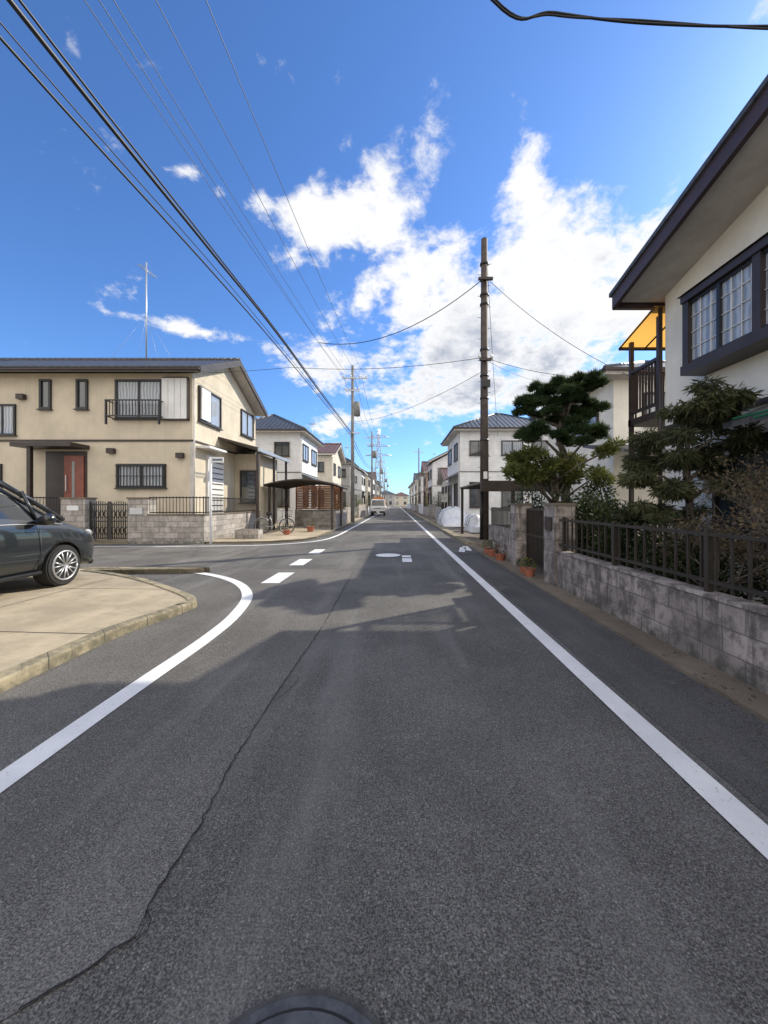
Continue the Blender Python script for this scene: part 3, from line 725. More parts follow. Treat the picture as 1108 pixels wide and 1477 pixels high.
bundle([(-4.0,-3,8.0),(-1,2.6,7.3),(1.05,4.2,7.05),(1.75,4.25,6.98),(2.7,4.2,6.8),(4.1,4.25,6.83),(5.5,4.4,7.1)],0.014,'house_drop_wire')
bundle([(-4.0,-3,7.9),(-1,2.6,7.25),(1.05,4.2,7.09),(1.75,4.25,6.95),(2.7,4.2,6.83),(4.1,4.25,6.80),(5.5,4.4,7.0)],0.011,'house_drop_wire')
W.done()
def pylon(x,y,H):
    b=B('transmission_pylon')
    wb=H*0.09; wt=H*0.012
    lv=[0,0.18,0.34,0.48,0.6,0.7,0.8,0.9,1.0]
    c=lambda t_,sx,sy:(x+sx*(wb+(wt-wb)*min(1,t_*1.15)),y+sy*(wb+(wt-wb)*min(1,t_*1.15)),H*t_)
    for sx,sy in ((1,1),(1,-1),(-1,1),(-1,-1)): b.tube('legs','silver',[c(t_,sx,sy) for t_ in lv],0.22,4)
    for i in range(len(lv)-1):
        for s_ in (-1,1):
            b.tube('bracing','silver',[c(lv[i],-1,s_),c(lv[i+1],1,s_)],0.11,4); b.tube('bracing','silver',[c(lv[i],1,s_),c(lv[i+1],-1,s_)],0.11,4)
    for t_,wd in ((0.66,0.17),(0.78,0.15),(0.9,0.13)):
        z=H*t_
        b.tube('crossarms','silver',[(x-H*wd,y,z),(x,y,z+H*0.03),(x+H*wd,y,z)],0.2,4); b.tube('crossarms','silver',[(x-H*wd,y,z),(x+H*wd,y,z)],0.2,4)
    b.done()
pylon(-11.5,250,50); pylon(-17,420,52)

# ------------------------------------------------------------------ right house
h=B('cream_house')
RX=5.5
slope=0.22
zw=lambda y:5.93+slope*(7.87-y) if y>2 else 5.93+slope*(7.87-2)-slope*(2-y)
h.extr('walls','cream',[(-3.9,0),(7.87,0),(7.87,zw(7.87)-0.1),(2,zw(2)-0.1),(-3.9,zw(-3.9)-0.1)],'x',RX,13.5)
ze=5.78
h.extr('roof_soffit','soffit',[(-4.5,ze+0.06),(2.0,ze+0.06+6.03*slope),(8.03,ze+0.06),(8.03,ze-0.02),(2.0,ze-0.02+6.03*slope),(-4.5,ze-0.15)],'x',4.62,14)
h.extr('verge_board','fascia',[(-4.6,ze+0.2),(2.0,ze+0.2+6.1*slope),(8.1,ze+0.2),(8.1,ze-0.12),(2.0,ze-0.12+6.1*slope),(-4.6,ze-0.12)],'x',4.54,4.617)
h.extr('roof_tiles','tile_dark',[(-4.6,ze+0.22),(2.0,ze+0.22+6.1*slope),(8.15,ze+0.22),(8.15,ze+0.14),(2.0,ze+0.14+6.1*slope),(-4.6,ze+0.14)],'x',4.50,14)
h.box('eave_gutter','fascia',4.6,14,8.1,8.2,ze-0.1,ze+0.08)
bx=5.12
h.box('bay_window_base','brown',bx-0.06,RX,4.3,6.86,3.83,3.99); h.box('bay_window_head','brown',bx-0.06,RX,4.3,6.86,5.10,5.22)
h.extr('bay_window_hood','brown',[(RX,5.36),(bx-0.1,5.23),(RX,5.23)],'y',4.25,6.9)
h.box('bay_window_curtain','curtain',bx+0.05,RX-0.02,4.36,6.8,3.993,5.097)
for y in (6.72,5.38,4.34): h.box('bay_window_posts','brown',bx-0.03,bx+0.12,y,y+0.13,3.99,5.10)
for y in (6.1,4.9): h.box('bay_window_stiles','black',bx+0.0,bx+0.07,y,y+0.06,3.99,5.10)
for z in (3.995,5.05): h.box('bay_window_stiles','black',bx+0.003,bx+0.068,4.4,6.72,z,z+0.045)
for k in range(1,4):
    z=3.99+1.1*k/4; h.box('bay_window_muntins','white',bx+0.03,bx+0.047,4.4,6.75,z,z+0.009)
for y in (6.52,6.3,5.92,5.74,5.58,5.2,5.05,4.75,4.6): h.box('bay_window_muntins','white',bx+0.03,bx+0.045,y,y+0.008,3.995,5.09)
fbox(h,'wall_belt','brown','x-',RX,-3.9,7.87,0,0.05,3.05,3.13)
window(h,'x-',RX,4.6,6.6,0.9,2.6,'brown','glass',2); window(h,'x-',RX,1.5,3.6,0.5,2.6,'brown','glass',2)
h.extr('lower_pent_roof','tile_dark',[(RX,3.05),(4.75,2.72),(4.75,2.64),(RX,2.9)],'y',-3,5.6)
h.box('balcony_floor','brown',5.42,8.5,7.873,9.0,3.35,3.5)
h.box('balcony_posts','brown',5.42,5.50,8.9,8.98,0.0,5.3); h.box('balcony_posts','brown',5.42,5.50,7.95,8.03,3.5,5.45)
h.box('balcony_rail','brown',5.42,5.50,8.03,8.9,4.55,4.62); h.box('balcony_rail','brown',5.425,5.495,8.03,8.9,3.62,3.68)
for i in range(8): h.box('balcony_balusters','brown',5.44,5.47,8.1+i*0.1,8.125+i*0.1,3.68,4.55)
for i in range(18): h.box('balcony_balusters','brown',5.55+i*0.16,5.58+i*0.16,8.93,8.96,3.5,4.55)
h.box('balcony_rail','brown',5.50,8.5,8.9,8.98,4.55,4.62)
h.add('balcony_canopy','amber',[(5.3,7.9,5.62),(8.6,7.9,5.62),(8.6,9.15,5.28),(5.3,9.15,5.28)],[(0,1,2,3)])
for x in (5.3,5.9,6.6,7.3,8.0,8.55): h.tube('canopy_ribs','brown',[(x,7.9,5.58),(x,9.15,5.24)],0.025,4)
h.tube('canopy_ribs','brown',[(5.3,9.15,5.24),(8.6,9.15,5.24)],0.04,6)
h.tube('downpipe','brown',[(5.44,7.93,5.6),(5.44,7.93,0.2)],0.04)
h.done()
lp=B('laundry_pole_rack')
for i,(z,y) in enumerate(((2.75,4.7),(2.70,4.4))): lp.tube('poles','green',[(4.55,y+0.5,z-0.05),(5.3,y-1.6,z+0.12)],0.016,8)
lp.tube('stand','green',[(4.95,4.5,0),(4.95,4.5,2.75)],0.025,8); lp.tube('stand','green',[(5.0,3.2,0),(5.0,3.2,2.8)],0.025,8)
lp.done()
b=B('cream_house')
b.box('walls','cream',7.9,15,14,20,0,6.1)
hip(b,7.3,15.6,13.4,20.6,6.3,7.8,tile='tile_dark')
window(b,'y-',14,9.0,10.6,4.4,5.6,'brown','curtain',2); window(b,'x-',7.9,15,17,4.4,5.6,'brown','curtain',2)
b.extr('pent_roof','tile_dark',[(12.2,3.3),(14,3.7),(14,3.6),(12.2,3.2)],'x',6.8,15)
b.done()
b=B('carport')
b.box('front_beam','brown',3.15,5.6,14.3,14.42,2.02,2.42)
b.box('roof_sheet','smoke',3.2,6.5,14.42,19.5,2.36,2.40)
for x,y in ((4.35,14.36),(6.3,14.36),(3.3,19.3)): b.box('posts','brown',x-0.06,x+0.06,y-0.05,y+0.05,0,2.02 if y<15 else 2.36)
for i in range(6): b.tube('roof_ribs','brown',[(3.2,14.5+i*0.95,2.32),(6.5,14.5+i*0.95,2.32)],0.03,4)
b.done()
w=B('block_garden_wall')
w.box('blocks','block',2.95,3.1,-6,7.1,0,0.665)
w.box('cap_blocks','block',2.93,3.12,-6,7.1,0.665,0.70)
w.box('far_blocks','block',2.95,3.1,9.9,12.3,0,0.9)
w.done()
f_=B('aluminium_fence')
for z in (0.79,1.24): f_.box('rails','bronze',3.0,3.045,-6,7.1,z,z+0.035)
y=-6.0
while y<7.08:
    f_.box('bars','bronze',3.012,3.034,y,y+0.022,0.73,1.30); y+=0.175
for i in range(9): f_.box('posts','bronze',2.995,3.05,-5.9+i*1.6,-5.85+i*1.6,0.70,1.31)
y=9.95
while y<12.25:
    f_.box('bars','bronze',3.012,3.034,y,y+0.026,0.9,1.45); y+=0.125
f_.box('rails','bronze',3.0,3.045,9.9,12.3,1.36,1.40)
f_.done()
gpz=B('gate_pillars')
for y0,y1 in ((7.1,7.62),(9.35,9.85)):
    gpz.box('pillars','block',2.92,3.3,y0,y1,0,1.52); gpz.box('caps','gutter',2.9,3.32,y0-0.02,y1+0.02,1.52,1.57)
gpz.box('letterbox','brown',2.885,2.917,7.2,7.5,1.05,1.3)
gpz.done()
gg=B('garden_gate')
gg.box('frame','bronze',3.15,3.19,7.65,7.70,0.12,1.45); gg.box('frame','bronze',3.15,3.19,9.28,9.33,0.12,1.45)
for z in (0.15,0.8,1.4): gg.box('frame','bronze',3.15,3.19,7.70,9.28,z,z+0.05)
for i in range(19): gg.box('bars','bronze',3.16,3.18,7.74+i*0.082,7.775+i*0.082,0.2,1.4)
gg.box('infill_panel','brown',3.2,3.215,7.7,9.28,0.2,0.8)
gg.done()
for x,y,r_,hh,l in ((2.8,8.1,0.12,0.2,'yew'),(2.82,8.5,0.10,0.16,'hedge'),(2.8,10.4,0.14,0.2,'dry'),(2.78,11.2,0.15,0.22,'hedge'),(2.82,11.9,0.12,0.2,'yew')):
    pp=B('potted_plant'); pot(pp,x,y,r_,hh,l,90); pp.done()
ll=B('fallen_leaves')
V=[];F=[]
for _ in range(520):
    y=random.uniform(0.5,13)
    x=random.choice((random.gauss(2.86,0.05),random.gauss(2.62,0.08),random.uniform(1.9,2.9))); x=min(x,2.93)
    a=random.uniform(0,6.28); s_=random.uniform(0.008,0.02); z0=0.037 if x>2.62 else 0.012
    k=len(V)
    for q in range(4):
        V.append((x+s_*math.cos(a+q*1.57)*(1 if q%2 else .5),y+s_*math.sin(a+q*1.57)*(1 if q%2 else .5),z0+random.uniform(0,.008)))
    F.append((k,k+1,k+2,k+3))
ll.add('fallen_leaves','dry',V,F); ll.done()
def covered(name,x,y,l,wd,hh,mat='tarp'):
    b=B(name); N=20;Mm=18;V=[];F=[]
    for i in range(N+1):
        q=i/N; prof=min(1,math.sin(math.pi*q)**0.35 if 0<q<1 else 0.0)
        hz=hh*(0.55+0.45*math.exp(-((q-0.52)/0.26)**4))*prof
        for j in range(Mm+1):
            a=math.pi*j/Mm
            yy=math.cos(a); zz=math.sin(a)**0.55
            k=1+0.05*math.sin(i*2.3+j*1.9)+0.03*math.sin(j*4.1)
            V.append((x+yy*wd/2*(0.9+0.1*prof)*k,y+(q-0.5)*l,max(0.05,hz*zz*k)))
    for i in range(N):
        for j in range(Mm): a=i*(Mm+1)+j; F.append((a,a+1,a+Mm+2,a+Mm+1))
    b.add('cover',mat,V,F,True)
    for i in range(3): b.tube('tie_ropes','cable_grey',[(x-wd*0.52,y-l*0.25+i*l*0.25,0.35),(x-wd*0.4,y-l*0.25+i*l*0.25,hh*0.8),(x,y-l*0.25+i*l*0.25,hh*1.02)],0.015,4)
    b.done()
covered('covered_car',4.05,27.5,4.2,2.0,1.35)
covered('covered_motorcycle',4.3,21.2,2.0,0.9,1.0)

# ------------------------------------------------------------------ trees
def P(px,py,k,):
    return ((px-572)*k,1.55+(727-py)*k)
tr=B('pine_tree')
k=0.01856
cl=[(820,552,22,12),(844,558,16,9),(792,570,30,13),(768,586,17,9),(848,584,23,11),(803,604,30,12),(852,606,17,10),(786,630,28,11),(834,638,25,10),(816,580,20,9)]
trunk=[(4.75,10.3,0),(4.7,10.3,0.9),(4.5,10.25,1.7),(4.62,10.3,2.5),(4.35,10.3,3.3),(4.5,10.35,4.0),(4.62,10.3,4.75)]
tr.tube('trunk','bark',smooth_pts(trunk,5),[0.15-0.11*i/30 for i in range(31)],9)
for px,py,rx,ry in cl:
    X,Zz=P(px,py,k); Y=10.3+random.uniform(-0.55,0.55)
    z0=min(4.6,Zz-0.25); sx=4.5
    tr.tube('branches','bark',smooth_pts([(sx,10.3,max(1.8,z0-0.35)),((sx+X)/2,(10.3+Y)/2,z0-0.1),(X,Y,Zz-0.1)],4),[0.055-0.004*i for i in range(9)],6)
    for j in range(7):
        ox=random.uniform(-.9,.9)*rx*k; oy=random.uniform(-.55,.55); oz=random.uniform(-.9,1.0)*ry*k
        s_=random.uniform(.7,1.1)
        needles(tr,'needles','pine',(X+ox,Y+oy,Zz+oz),(rx*k*.40*s_,0.26*s_,ry*k*.8*s_),170,0.15,7,0.010)
tr.done()
tr=B('podocarpus_tree')
cl=[(745,664,22,12),(775,655,22,11),(800,668,24,12),(835,665,22,13),(765,690,26,11),(810,698,24,12),(850,690,18,14),(738,682,16,9),(870,650,14,9),(790,684,20,12),(825,684,20,12),(758,674,16,8)]
tr.tube('trunk','bark',smooth_pts([(4.1,10.0,0),(4.05,10.0,1.0),(4.2,10.05,1.9),(4.0,10.0,2.7)],5),[0.09-0.06*i/15 for i in range(16)],8)
for px,py,rx,ry in cl:
    X,Zz=P(px,py,k*0.97); Y=10.0+random.uniform(-0.5,0.3)
    tr.tube('branches','bark',[(4.1,10.0,max(0.9,Zz-0.8)),((4.1+X)/2,(10+Y)/2,Zz-0.35),(X,Y,Zz)],[0.04,0.03,0.015],6)
    for j in range(4):
        leaves(tr,'foliage','yew',(X+random.uniform(-.6,.6)*rx*k,Y+random.uniform(-.3,.3),Zz+random.uniform(-.5,.5)*ry*k),(rx*k*.55,0.28,ry*k*.7),260,0.12,aspect=0.28,shell=0.15,up=0.3)
tr.done()
tr=B('cypress_tree')
k=0.0110
cl=[(1000,580,34,16),(966,600,28,15),(1035,598,30,17),(985,622,42,16),(938,636,24,15),(1050,635,26,18),(952,662,36,16),(1012,662,38,15),(918,688,24,12),(962,702,40,14),(1030,700,34,15),(930,735,28,12),(985,742,34,13),(1060,670,24,16)]
tr.tube('trunk','bark',smooth_pts([(4.6,6.05,0),(4.58,6.05,0.8),(4.65,6.1,1.5),(4.55,6.05,2.2),(4.68,6.05,3.0)],5),[0.085-0.06*i/20 for i in range(21)],8)
for px,py,rx,ry in cl:
    X,Zz=P(px,py,k); Y=6.05+random.uniform(-0.5,0.5)
    tr.tube('branches','bark',[(4.6,6.05,max(0.7,Zz-0.25)),((4.6+X)/2,(6.05+Y)/2,Zz),(X,Y,Zz-0.05)],[0.03,0.02,0.008],5)
    for j in range(6):
        c=(X+random.uniform(-.9,.9)*rx*k,Y+random.uniform(-.4,.4),Zz+random.uniform(-.7,.7)*ry*k)
        leaves(tr,'foliage','cypress',c,(rx*k*.42,0.2,ry*k*.45),380,0.12,droop=0.7,aspect=0.16,shell=0.1)
        for q in range(4):
            e=(c[0]+random.uniform(-.25,.25),c[1]+random.uniform(-.25,.25),c[2]-random.uniform(.0,.12)); tr.tube('twigs','bark',[c,e],0.004,3)
tr.done()
def twig(b,p,d,L,r,depth):
    q=p+d*L
    b.tube('branches','bark',[p,(p+q)/2+Vector((random.gauss(0,.02),random.gauss(0,.02),0)),q],[r,r*.85,r*.65],4)
    if depth<=1:
        leaves(b,'dry_leaves','dry',tuple(q),(0.06,0.06,0.05),3,0.04,aspect=0.5)
    if depth==0: return
    for _ in range(random.choice((2,3,3))):
        dd=(d+Vector((random.gauss(0,.45),random.gauss(0,.45),random.gauss(0.05,.3)))).normalized()
        twig(b,q,dd,L*random.uniform(.6,.85),r*.62,depth-1)
for x,y,hh,dp in ((3.9,3.6,0.62,5),(4.5,4.4,0.68,5),(3.7,4.6,0.45,5),(4.4,8.6,0.5,4),(4.9,3.2,0.7,5)):
    b=B('bare_shrub')
    for i in range(4): twig(b,Vector((x+random.uniform(-.1,.1),y+random.uniform(-.1,.1),0)),Vector((random.gauss(0,.2),random.gauss(0,.25),1)).normalized(),hh,0.022,dp)
    b.done()
bush('evergreen_shrub',4.35,8.0,0.7,0.8,1.0,6000,'hedge',0.09,z=1.15)
bush('evergreen_shrub',4.6,9.2,0.8,0.7,1.1,4200,'hedge',0.09,z=1.2)
bush('evergreen_shrub',4.0,6.9,0.6,0.7,0.75,5000,'hedge',0.07,z=0.85)
bush('evergreen_shrub',4.1,5.2,0.6,0.9,0.65,5000,'hedge',0.07,z=0.75)
bush('evergreen_shrub',4.4,11.9,0.9,0.8,1.1,3600,'hedge',0.09,z=1.1)
bush('azalea_hedge',4.2,3.4,0.6,1.2,0.6,5000,'hedge',0.06,z=0.7)

# ------------------------------------------------------------------ vehicles
def car(name,loc,heading,paint,detail=True,hs=1.0):
    b=B(name,1.0)
    st=[(2.20,.58,.60,.66,.50),(2.13,.74,.70,.80,.64),(1.92,.82,.80,.93,.70),(1.42,.85,.93,1.05,.70),(1.0,.85,.96,1.33,.655),(.55,.85,.98,1.62,.60),(0,.85,.99,1.70,.60),(-.9,.85,1.0,1.70,.60),(-1.7,.84,1.01,1.66,.585),(-2.05,.82,1.02,1.56,.57),(-2.17,.78,.98,1.12,.66),(-2.21,.72,.66,.72,.66)]
    ca,sa=math.cos(heading),math.sin(heading)
    T=lambda p:(loc[0]+p[0]*ca-p[1]*sa,loc[1]+p[0]*sa+p[1]*ca,loc[2]+p[2]*hs)
    sec=[]
    for x,hw,zb,zt,ht in st:
        half=[(0,.20),(hw*.86,.20),(hw*.97,.30),(hw,.52*zb/0.6 if zb<.7 else .55),(hw*.985,zb-.05),(hw*.955,zb+.0),(ht+.02,zt-.055),(ht*.80,zt-.005),(0,zt)]
        half=[(y,min(z,zt)) for y,z in half]
        full=half+[(-y,z) for y,z in half[-2:0:-1]]
        sec.append([(x,y,z) for y,z in full])
    n=len(sec[0]); V=[T(p) for s in sec for p in s]; F=[];mi=[]
    for i in range(len(sec)-1):
        for j in range(n):
            a=i*n+j;c=i*n+(j+1)%n
            F.append((a,c,c+n,a+n))
            side=j in (5,n-6); top=j in (6,7,n-7,n-8)
            x0=st[i][0];x1=st[i+1][0]
            gl=0
            if side and x0<=1.42 and x1>=-2.06: gl=1
            if top and x0<=1.42 and x1>=.5: gl=1
            if top and x0<=-2.0 and x1<=-2.1 and x1>-2.2: gl=1
            mi.append(gl)
    F.append(tuple(range(n-1,-1,-1)));mi.append(0)
    F.append(tuple((len(sec)-1)*n+j for j in range(n)));mi.append(0)
    me=bpy.data.meshes.new('body'); me.from_pydata(V,[],F); me.materials.append(M[paint]); me.materials.append(M['carglass'])
    for p,q in zip(me.polygons,mi): p.material_index=q; p.use_smooth=True
    bod=bpy.data.objects.new('body',me); scene.collection.objects.link(bod)
    ss=bod.modifiers.new('sub','SUBSURF'); ss.levels=2; ss.render_levels=2
    WX=(1.35,-1.35); R=.315
    cut=bpy.data.meshes.new('c'); cv=[];cf=[]
    for wx in WX:
        for sy in (-1,1):
            o=len(cv);N=28
            for yy in (sy*.58,sy*1.1):
                for q in range(N):
                    an=2*math.pi*q/N; cv.append(T((wx+R*1.16*math.cos(an),yy,R+R*1.16*math.sin(an))))
            cf.append([o+q for q in range(N)][::-1]);cf.append([o+N+q for q in range(N)])
            for q in range(N): cf.append([o+q,o+(q+1)%N,o+N+(q+1)%N,o+N+q])
    cut.from_pydata(cv,[],cf); co=bpy.data.objects.new('cutter',cut); scene.collection.objects.link(co)
    for mm in (me,cut):
        bm=bmesh.new(); bm.from_mesh(mm); bmesh.ops.recalc_face_normals(bm,faces=bm.faces); bm.to_mesh(mm); bm.free()
    bo=bod.modifiers.new('arch','BOOLEAN'); bo.operation='DIFFERENCE'; bo.object=co; bo.solver='EXACT'
    dg=bpy.context.evaluated_depsgraph_get(); me2=bpy.data.meshes.new_from_object(bod.evaluated_get(dg))
    bod.modifiers.clear(); bod.data=me2; bpy.data.objects.remove(co)
    def cylx(part,mat,wx,y0,y1,r,N=28,z=R):
        V=[T((wx+r*math.cos(2*math.pi*q/N),y,z+r*math.sin(2*math.pi*q/N)*1.0)) for y in (y0,y1) for q in range(N)]
        F=[tuple(range(N)),tuple(range(2*N-1,N-1,-1))]+[(q,(q+1)%N,N+(q+1)%N,N+q) for q in range(N)]
        b.add(part,mat,V,F)
    def tb(part,mat,pts,r,n=6): b.tube(part,mat,[T(p) for p in pts],r,n)
    for wx in WX:
        for sy in (-1,1):
            cylx('tyres','tyre',wx,sy*.62,sy*.835,R); cylx('tyres','tyre',wx,sy*.835,sy*.85,R*.93)
            cylx('rim_dish','black',wx,sy*.85,sy*.853,R*.70)
            b.tube('rims','silver',[T((wx+R*.70*math.cos(a_*math.pi/14),sy*.855,R+R*.70*math.sin(a_*math.pi/14))) for a_ in range(29)],.016,6)
            for q in range(7):
                for dq in (-.12,.12):
                    a0=2*math.pi*q/7+dq*0.6+.3; a1=2*math.pi*q/7+dq*1.6+.3
                    tb('rims','silver',[(wx+.04*math.cos(a0),sy*.862,R+.04*math.sin(a0)),(wx+R*.70*math.cos(a1),sy*.857,R+R*.70*math.sin(a1))],.012,5)
            cylx('rims','silver',wx,sy*.853,sy*.872,.05,14)
    for sy in (-1,1):
        tb('chrome_trim','silver',[(1.35,sy*.812,.965),(.6,sy*.818,.985),(-.9,sy*.818,1.0),(-1.9,sy*.80,1.02)],.008)
        tb('pillars',paint,[(1.42,sy*.76,1.02),(.98,sy*.685,1.31),(.53,sy*.625,1.58)],.035)
        tb('pillars',paint,[(.95,sy*.80,.98),(.80,sy*.70,1.45)],.022)
        tb('pillars',paint,[(-.25,sy*.81,.98),(-.28,sy*.63,1.63)],.03)
        tb('pillars',paint,[(-1.3,sy*.81,1.0),(-1.35,sy*.62,1.60)],.03)
        tb('door_gaps','black',[(.92,sy*.846,.92),(.95,sy*.856,.55),(.88,sy*.84,.32)],.005,4)
        tb('door_gaps','black',[(-.2,sy*.846,.94),(-.2,sy*.856,.55),(-.2,sy*.84,.32)],.005,4)
        tb('door_handles','silver',[(.0,sy*.86,.82),(.16,sy*.86,.82)],.014,6)
        tb('door_handles','silver',[(-.42,sy*.86,.83),(-.26,sy*.86,.83)],.014,6)
        tb('sill_trim','black',[(.95,sy*.83,.27),(-.95,sy*.83,.27)],.03)
        b.tube('mirrors',paint,[T((.88,sy*.80,1.0)),T((.9,sy*.93,1.03)),T((.9,sy*1.02,1.05)),T((.88,sy*1.06,1.05))],[.03,.075,.085,.05],10)
        b.tube('headlights','lamp',[T((2.10,sy*.50,.745)),T((2.06,sy*.66,.77)),T((1.85,sy*.80,.815))],[.05,.065,.03],8)
        b.tube('tail_lights','redlamp',[T((-2.12,sy*.72,.80)),T((-2.1,sy*.74,1.05))],[.06,.05],8)
    tb('grille','black',[(2.175,-.42,.55),(2.2,0,.55),(2.175,.42,.55)],.06); tb('grille_bar','silver',[(2.2,-.4,.66),(2.225,0,.66),(2.2,.4,.66)],.012)
    tb('front_bumper_lip','black',[(2.12,-.66,.27),(2.2,0,.27),(2.12,.66,.27)],.05)
    V=[T(p) for p in ((2.25,-.165,.36),(2.25,.165,.36),(2.25,.165,.52),(2.25,-.165,.52),(2.23,-.165,.36),(2.23,.165,.36),(2.23,.165,.52),(2.23,-.165,.52))]
    b.add('number_plate','white',V,[(0,1,2,3),(4,7,6,5),(0,4,5,1),(1,5,6,2),(2,6,7,3),(3,7,4,0)])
    root,_=b.done(); bod.parent=root
    return root
hd=math.radians(91)
wx,wy=-5.93*U,6.88*U
off=Vector((1.35*math.cos(hd)+0.85*math.sin(hd),1.35*math.sin(hd)-0.85*math.cos(hd)))
car('parked_minivan',(wx-off.x,wy-off.y,0.095*U),hd,'car_black')
# small forward-control truck coming towards the camera, with a tarpaulin-covered load (metres)
tk=B('light_truck',1.0)
tx,ty=-2.42*U,50*U
hwid=.82
cab=[(0.0,.35),(0.0,1.02),(.10,1.10),(.42,1.82),(.55,1.90),(1.35,1.90),(1.42,1.75),(1.42,.35)]
n=len(cab); 
def cabpt(s_,p):
    inset=0.09*max(0,(p[1]-1.05)/0.85); return (tx+s_*(hwid-inset),ty+p[0],p[1])
V=[cabpt(-1,p) for p in cab]+[cabpt(1,p) for p in cab]
tk.add('cab','car_white',V,[tuple(range(n-1,-1,-1)),tuple(range(n,2*n))]+[(i,(i+1)%n,n+(i+1)%n,n+i) for i in range(n)])
tk.add('windscreen','carglass',[(tx-.72,ty+.10,1.16),(tx+.72,ty+.10,1.16),(tx+.66,ty+.385,1.78),(tx-.66,ty+.385,1.78)],[(0,1,2,3)])
for s_ in (-1,1):
    tk.add('side_windows','carglass',[(tx+s_*.835,ty+.35,1.15),(tx+s_*.835,ty+1.25,1.15),(tx+s_*.775,ty+1.25,1.72),(tx+s_*.78,ty+.52,1.72)],[(0,1,2,3)])
    tk.box('headlights','lamp',tx+s_*.48,tx+s_*.76,ty-.03,ty+.03,.72,.90)
    tk.tube('mirrors','black',[(tx+s_*.82,ty+.25,1.15),(tx+s_*1.0,ty+.2,1.25),(tx+s_*1.0,ty+.2,1.5)],[.02,.06,.06],6)
    for wy_ in (.75,2.75):
        tk.tube('wheels','tyre',[(tx+s_*.62,ty+wy_,.29),(tx+s_*.80,ty+wy_,.29)],.29,20,smooth=False)
        tk.tube('hubs','silver',[(tx+s_*.80,ty+wy_,.29),(tx+s_*.815,ty+wy_,.29)],.16,14,smooth=False)
tk.box('front_bumper','black',tx-.80,tx+.80,ty-.08,ty+.02,.33,.55)
tk.box('grille','black',tx-.42,tx+.42,ty-.015,ty+.02,.78,.86)
tk.box('number_plate','white',tx-.165,tx+.165,ty-.10,ty-.083,.38,.53)
tk.box('chassis','black',tx-.6,tx+.6,ty+1.0,ty+3.5,.35,.6)
tk.box('cargo_bed','car_white',tx-.84,tx+.84,ty+1.5,ty+3.6,.62,.95)
tk.extr('tarpaulin_load','orange_tarp',[(tx-.78,.95),(tx-.76,1.85),(tx-.55,2.12),(tx,2.2),(tx+.55,2.1),(tx+.76,1.8),(tx+.78,.95)],'y',ty+1.52,ty+3.5)
tk.done()

# ------------------------------------------------------------------ light and sky
AZ=math.radians(56); EL=math.radians(33)
sd=Vector((math.sin(AZ)*math.cos(EL),math.cos(AZ)*math.cos(EL),math.sin(EL)))
sl=bpy.data.lights.new('sun','SUN'); sl.energy=5.0; sl.angle=math.radians(0.5); sl.color=(1.0,0.92,0.76)
so=bpy.data.objects.new('sun',sl); scene.collection.objects.link(so); so.rotation_euler=(-sd).to_track_quat('-Z','Y').to_euler()
world=bpy.data.worlds.new('World'); scene.world=world; world.use_nodes=True
t=NT(world.node_tree); bg=world.node_tree.nodes['Background']
sky=t.node('ShaderNodeTexSky',sky_type='NISHITA'); sky.sun_disc=False; sky.sun_elevation=EL; sky.sun_rotation=AZ
sky.air_density=1.0; sky.dust_density=0.4; sky.ozone_density=2.5
blue=t.mix(1.0,sky.outputs[0],(0.74,1.08,1.55),'MULTIPLY')
d=t.node('ShaderNodeTexCoord').outputs['Generated']; sp=t.sep(d)
az=t.m('MULTIPLY',t.m('ARCTAN2',sp[0],sp[1]),57.2958); el=t.m('MULTIPLY',t.m('ARCSINE',sp[2]),57.2958)
mask=None
blobs=[(14,23,23,9,1.15),(22,28,13,9,1.15),(4,27,12,8,1.0),(-9,36,11,6,0.85),(-15,32,6,3,0.65),(-19,37,6,2.5,0.55),(18.5,39,4.5,7,0.95),(-29,37,8,3.5,0.68),(-28.5,21.7,7,1.3,0.72),(-2,13,16,3,0.75),(-9,20,9,4,0.8),(31,26,9,8,1.0),(12,16,22,5,.9),(8,33,6,3,.6)]
for a_,e_,ra,re,s_ in blobs:
    u=t.m('DIVIDE',t.m('SUBTRACT',az,a_),ra*1.25); v=t.m('DIVIDE',t.m('SUBTRACT',el,e_),re*1.25)
    r_=t.m('SQRT',t.m('ADD',t.m('MULTIPLY',u,u),t.m('MULTIPLY',v,v)))
    k_=t.m('MULTIPLY',t.m('SUBTRACT',1.0,r_,clamp=True),s_)
    mask=k_ if mask is None else t.m('MAXIMUM',mask,k_)
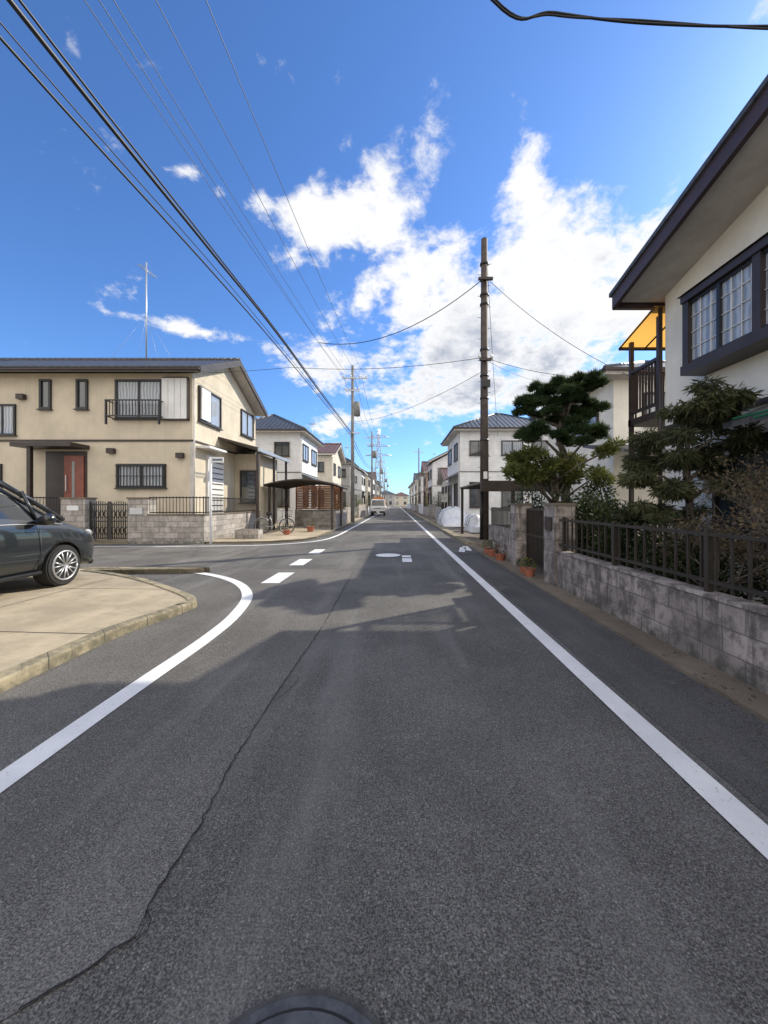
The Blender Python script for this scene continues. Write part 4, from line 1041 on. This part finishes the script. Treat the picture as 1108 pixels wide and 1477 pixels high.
rear_fill=t.ss(t.m('ABSOLUTE',az),75,115); mask=t.m('MAXIMUM',mask,t.m('MULTIPLY',rear_fill,0.65))  # unseen cloud bank behind the camera, added for neutral fill light
den=t.m('ADD',sp[2],0.35)
pv2=t.comb(t.m('DIVIDE',sp[0],den),t.m('DIVIDE',sp[1],den),0.3)
n1=t.noise(pv2,4.4,9,0.62,0.2)
n2=t.noise(pv2,17,5,0.65,0.4)
nn=t.m('ADD',t.m('MULTIPLY',n1,0.75),t.m('MULTIPLY',n2,0.25))
val=t.m('ADD',mask,t.m('MULTIPLY',t.m('SUBTRACT',nn,0.5),3.3))
alpha=t.ss(val,0.24,0.66)
thick=t.ss(val,0.5,1.15)
# relief: brighter tops, greyer bodies, from a second noise sampled slightly lower
pv3=t.comb(t.m('DIVIDE',sp[0],den),t.m('DIVIDE',sp[1],den),0.9)
n3=t.noise(pv3,7.0,7,0.62)
u=t.m('DIVIDE',t.m('SUBTRACT',az,8),30.0); v=t.m('DIVIDE',t.m('SUBTRACT',el,18),10.0)
low=t.m('SUBTRACT',1.0,t.m('SQRT',t.m('ADD',t.m('MULTIPLY',u,u),t.m('MULTIPLY',v,v))),clamp=True)
gr=t.m('MULTIPLY',t.ss(t.m('ADD',low,t.m('MULTIPLY',t.m('SUBTRACT',n3,0.5),2.0)),0.0,0.8),thick,clamp=True)
cc=t.mix(gr,(7.3,7.3,7.35),(3.5,3.8,4.5))
cc=t.mix(rear_fill,cc,(12.8,12.0,11.0))  # added rear clouds made brighter than the visible ones to lift the shade
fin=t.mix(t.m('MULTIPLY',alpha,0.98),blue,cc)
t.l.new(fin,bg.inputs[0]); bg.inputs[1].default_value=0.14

cam=bpy.data.cameras.new('camera'); co=bpy.data.objects.new('camera',cam); scene.collection.objects.link(co)
co.location=(0,0,1.55*U); co.rotation_euler=(math.pi/2,0,0)
cam.sensor_fit='HORIZONTAL'; cam.sensor_width=36; cam.lens=18.03; cam.shift_x=-0.0162; cam.shift_y=-0.0104
cam.clip_start=0.05; cam.clip_end=6000
scene.camera=co
scene.view_settings.view_transform='Standard'; scene.view_settings.look='None'; scene.view_settings.exposure=0
